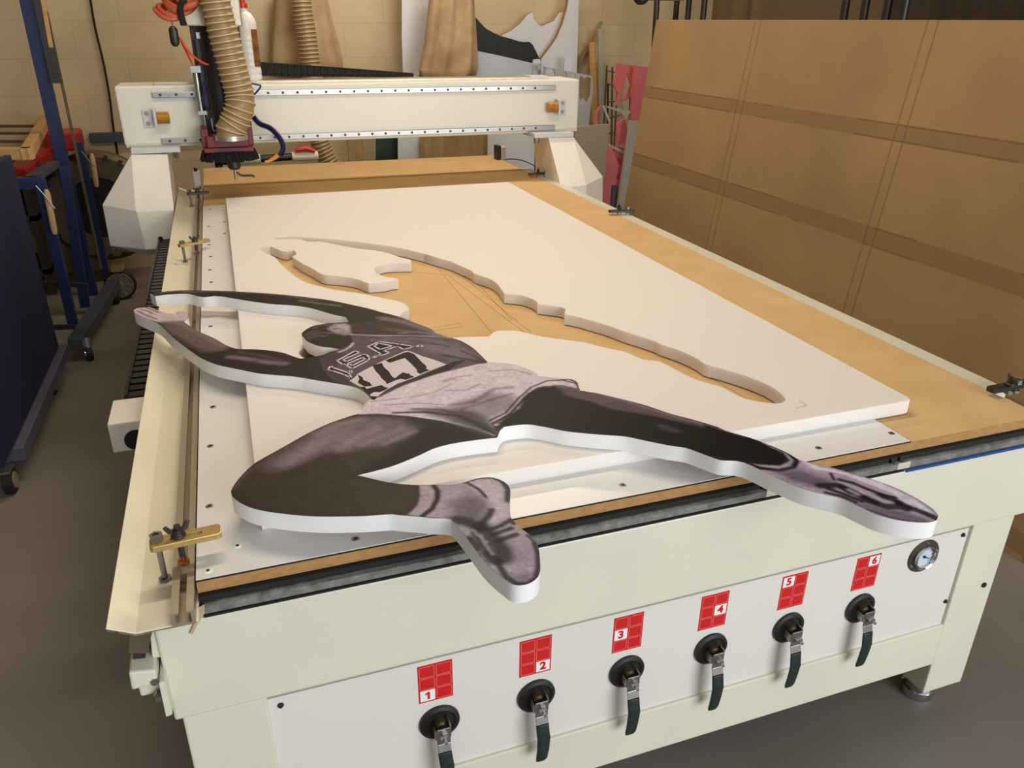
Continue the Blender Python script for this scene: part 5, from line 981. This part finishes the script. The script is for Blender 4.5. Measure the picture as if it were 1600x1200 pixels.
# ---------------------------------------------------------------- left: blue trolleys, frames, boxes
bl = thing('blue_trolley', 'dark blue panelled trolley cut by the left edge of the photo', 'trolley')
MB().box(-0.700, -0.675, 1.60, 2.68, 0.14, 0.945).build('side_panel', bluedark, bl, bevel=0.004)
MB().box(-1.45, -0.700, 2.60, 2.65, 0.14, 0.945).build('back_panel', bluedark, bl, bevel=0.004)
MB().box(-0.712, -0.648, 1.74, 2.72, 0.085, 0.135).build('base_beam', mat('trolley_beam', (92, 90, 108), 0.55, var=0.3, scale=40), bl, bevel=0.004)
for y in (1.70, 2.5):
    wv_ = MB().cyl((-0.715, y, 0.042), (-0.685, y, 0.042), 0.045, 24).build('caster', rubber, bl, bevel=0.004); MB().cyl((-0.719, y, 0.042), (-0.681, y, 0.042), 0.028, 20).build('caster_hub', wheelm, wv_)
    MB().box(-0.715, -0.685, y-.03, y+.03, 0.080, 0.088).build('caster_fork', zinc, bl)
# open rack on casters behind it
r2 = thing('blue_rack', 'open blue steel rack on casters with wooden handled clamps hanging on it', 'rack')
bb = lambda p, q, w_=0.042, d_=0.04, m_=blued, nm='upright': MB().bar(p, q, w_, d_, up=(0, 1, 0)).build(nm, m_, r2, bevel=0.002)
F = [(-0.6691,3.05,0.7874),(-0.6736,3.05,0.0352)]; bb(F[0], (F[1][0], 3.05, 0.1))
F = [(-0.6141,3.35,0.7929),(-0.6602,3.35,0.0271)]; bb(F[0], (F[1][0], 3.35, 0.1))
F = [(-0.6472,3.55,1.7088),(-0.6508,3.55,0.0364)]; bb(F[0], (F[1][0], 3.55, 0.1), 0.055, 0.05)
F = [(-0.5837,3.6,1.7142),(-0.5898,3.6,0.2212)]; bb(F[0], F[1], 0.010, 0.03, brownst, 'sheet_edge')
F = [(-0.6078,3.85,0.8393),(-0.6125,3.85,0.1012)]; bb(F[0], (F[1][0], 3.85, 0.1))
A = [(-0.6336,2.7967,0.1),(-0.5605,3.7117,0.1)]; MB().bar(A[0], A[1], 0.06, 0.055).build('base_beam', bluegrey, r2, bevel=0.003)
F = [(-0.7096,3.05,0.784),(-0.5694,3.05,0.8321)]; MB().bar((F[0][0], 3.05, F[0][2]), (F[0][0]+.03, 3.5, F[0][2]+.0), 0.05, 0.03).build('top_beam', bluegrey, r2, bevel=0.002); MB().bar((F[0][0]-.4, 3.05, F[0][2]-.01), (F[0][0]+.04, 3.05, F[0][2]-.01), 0.05, 0.05).build('top_rail', blued, r2, bevel=0.002)
for q0, q1 in (([(-0.7852,3.1,0.311),(-0.5819,3.1,0.2788)], 0), ([(-0.7699,3,0.123),(-0.6511,3,0.1155)], 0)):
    MB().bar(q0[0], q0[1], 0.02, 0.02).build('cross_bar', dkmetal, r2)
for q in [(-0.5995,2.8402,0.035),(-0.5625,3.6725,0.035)]:
    v = Vector(q); c = MB().cyl(v+Vector((-.012, .0, 0)), v+Vector((.012, 0.01, 0)), 0.036, 22).build('caster', rubber, r2, bevel=0.003); MB().cyl(v+Vector((-.016, 0, .0)), v+Vector((.016, 0.01, 0)), 0.018, 18).build('caster_hub', chrome, c)
    MB().bar(v+Vector((0, 0, .02)), v+Vector((0, 0.02, .07)), 0.03, 0.03).build('caster_fork', chrome, r2, bevel=0.003)
def handle(p, q, p2, label):
    t = thing('hanging_tool', label, 'tool')
    MB().tube([Vector(p), Vector(p).lerp(Vector(q), .1), Vector(p).lerp(Vector(q), .9), Vector(q)], [0.008, 0.0135, 0.0135, 0.009], 14).build('wooden_handle', woodh, t)
    MB().tube([Vector(v) for v in p2], 0.0025, 8).build('wire_bail', zinc, t)
handle(*[(-0.6404,2.98,0.7541),(-0.6467,2.98,0.5579)], [(-0.6718,2.96,0.7759),(-0.6434,2.96,0.7251),(-0.6195,2.96,0.6737)], 'wooden handle with steel wire hanging on the front blue upright')
handle(*[(-0.5488,3.8,0.7852),(-0.5575,3.8,0.6133)], [(-0.5913,3.78,0.8028),(-0.5626,3.78,0.7496),(-0.5387,3.78,0.7157)], 'wooden handle hanging on the far blue upright near the gantry cover')
F = [(-0.4413,3.25,1.6476),(-0.5538,3.25,1.167)]; 
lv = thing('level_bar', 'dark straight bar with timber edge hanging on the tall blue post', 'bar')
P = [(-0.5822,3.48,1.6061),(-0.5877,3.48,1.1526),(-0.5644,3.48,1.6065),(-0.5766,3.48,1.3072)]
MB().bar(P[0], P[1], 0.045, 0.03, up=(0, 1, 0)).build('bar_body', dkmetal, lv); MB().bar(P[2], P[3], 0.018, 0.034, up=(0, 1, 0)).build('timber_edge', wood, lv)
# red crates and wooden frames on the rack
rb = thing('red_crate', 'red plastic crate on top of the blue rack under the wooden frame', 'crate')
P = [(-0.7711,0.8601),(-0.6997,0.8568),(-0.7162,0.7821),(-0.7786,0.7854)]
b = MB(); F = [(-0.8439,3.3359,0.8),(-0.7611,3.3111,0.8),(-0.7775,4.4883,0.8),(-0.911,4.5263,0.8)]
b.add([Vector(p) for p in F]+[Vector(p)-Vector((0, 0, 0.10)) for p in F], [(0, 1, 2, 3), (7, 6, 5, 4), (0, 4, 5, 1), (1, 5, 6, 2), (2, 6, 7, 3), (3, 7, 4, 0)]); b.build('crate_body', redplastic, rb, bevel=0.01)
b = MB(); F = [Vector(p) for p in [(-0.8667,3.438,0.785),(-0.7763,3.4109,0.785),(-0.7915,4.6158,0.785)]]
b.tube([F[0], F[1], F[2]], 0.012, 8, smooth=False); b.tube([v-Vector((0, 0, .045)) for v in F], 0.010, 8, smooth=False); b.build('crate_rim', redplastic, rb)
rb = thing('red_crate', 'second red crate farther back beside the wall rail', 'crate')
P = [(-0.6903,4.1,0.8677),(-0.6339,4.1,0.8659),(-0.6521,4.1,0.7746),(-0.7082,4.1,0.7494)]; MB().box(P[0][0]-.1, P[1][0], 4.0, 4.25, P[2][2], P[0][2]).build('crate_body', redplastic, rb, bevel=0.01)
def wframe(z, L, th, wd, label):
    t = thing('wooden_frame', label, 'frame')
    P = [Vector(p) for p in L]; c = sum(P, Vector())/4
    for i in range(4):
        p, q = P[i], P[(i+1) % 4]; d = (q-p).normalized()*wd/2
        MB().bar(p-d, q+d, wd, th).build('frame_rail', wood, t, bevel=0.004)
    for k in (0.3, 0.5, 0.7):
        MB().bar(P[0].lerp(P[3], k)-Vector((0, 0, .01)), P[1].lerp(P[2], k)-Vector((0, 0, .01)), 0.03, 0.012).build('frame_slat', brownst, t)
    return t
wframe(0, [(-0.9761,3.1141,0.9),(-0.6905,3.0302,0.9),(-0.8567,4.661,0.9),(-1.1977,4.7526,0.9)], 0.05, 0.045, 'pine frame with grey slats lying on the red crate at the left edge')
# coiled hose and tyre-like reel by the wall
rl = thing('cable_reel', 'dirty dark round reel standing on the floor against the wall left of the leg cover', 'reel')
C_ = Vector([(-0.598,4.15,0.4429)][0]); 
b = MB(); b.lathe([(0.17, -0.05), (0.285, -0.06), (0.31, -0.03), (0.31, 0.03), (0.285, 0.06), (0.17, 0.05)], C_, (0, -1, 0), 40); b.build('reel_tyre', brownst, rl)
MB().lathe([(0, -0.04), (0.17, -0.04), (0.17, 0.04), (0, 0.04)], C_, (0, -1, 0), 30).build('reel_core', blacksm, rl)
b = MB()
for i in range(24):
    a = 2*PI*i/24; d = Vector((math.cos(a), 0, math.sin(a))); b.bar(C_+d*0.27+Vector((0, -.062, 0)), C_+d*0.30+Vector((0, -.06, 0)), 0.02, 0.01, up=(0, 1, 0))
b.build('reel_tread', dkmetal, rl)
sh = thing('low_shelf', 'dark low shelf with clutter behind the blue rack', 'shelf')
for z in (0.12, 0.42, 0.70): MB().box(-1.66, -0.90, 3.95, 4.35, z, z+0.03).build('shelf_board', dkb, sh)
for x in (-1.64, -0.92): MB().box(x-.02, x+.02, 3.95, 4.35, 0, 0.73).build('shelf_side', dkb, sh)
random.seed(11)
for i in range(6):
    x = -1.60+i*0.108; hgt = random.uniform(.12, .24)
    tag(MB().box(x, x+0.10, 4.0, 4.25, 0.4505, 0.45+hgt).build('cardboard_box', mat('clutter%d' % (i % 3), [(120, 104, 70), (84, 70, 56), (44, 40, 36)][i % 3], 0.7, var=0.3, scale=20), bevel=0.004), ('dark box on the low shelf behind the blue rack, %s' % ('first from the left', 'second from the left', 'third from the left', 'fourth from the left', 'fifth from the left', 'nearest the reel')[i]), 'box')
wh = thing('trolley_wheel', 'grey spoked caster wheel on the floor under the left leg cover', 'wheel')
v = Vector([(-0.5338,3.75,0.2286)][0]); v.z = 0.085
MB().cyl(v+Vector((0, -.02, 0)), v+Vector((0, .02, 0)), 0.082, 32).build('wheel_tyre', rubber, wh, bevel=0.006)
b = MB(); b.lathe([(0.066, -0.024), (0.07, -0.022), (0.07, 0.02)], v, (0, 1, 0), 32); b.lathe([(0, -0.03), (0.02, -0.03), (0.022, -0.02)], v, (0, 1, 0), 16)
for i in range(10):
    a = 2*PI*i/10; d = Vector((math.cos(a), 0, math.sin(a))); b.bar(v+d*.015+Vector((0, -.022, 0)), v+d*.068+Vector((0, -.022, 0)), 0.007, 0.004, up=(0, 1, 0))
b.lathe([(0, -0.0205), (0.067, -0.0205)], v, (0, 1, 0), 32); b.build('wheel_hub', wheelm, wh)
MB().box(v.x-.03, v.x+.03, 3.72, 3.80, 0.165, 0.185).build('wheel_bracket', brass, wh)
for n_, (loc) in (('router_table', (0.75, 1.4, 0)), ('router_gantry', (0.745, 2.75, 0.5)), ('spindle_carriage', (0.13, 2.6, 0.85)), ('spoilboard', (0.78, 1.7, 0.72)), ('base_sheet', (0.61, 1.25, 0.738)), ('foam_sheet', (0.70, 1.29, 0.74)), ('athlete_cutout', (0.35, 0.4, 0.768))):
    place(bpy.data.objects[n_], loc)
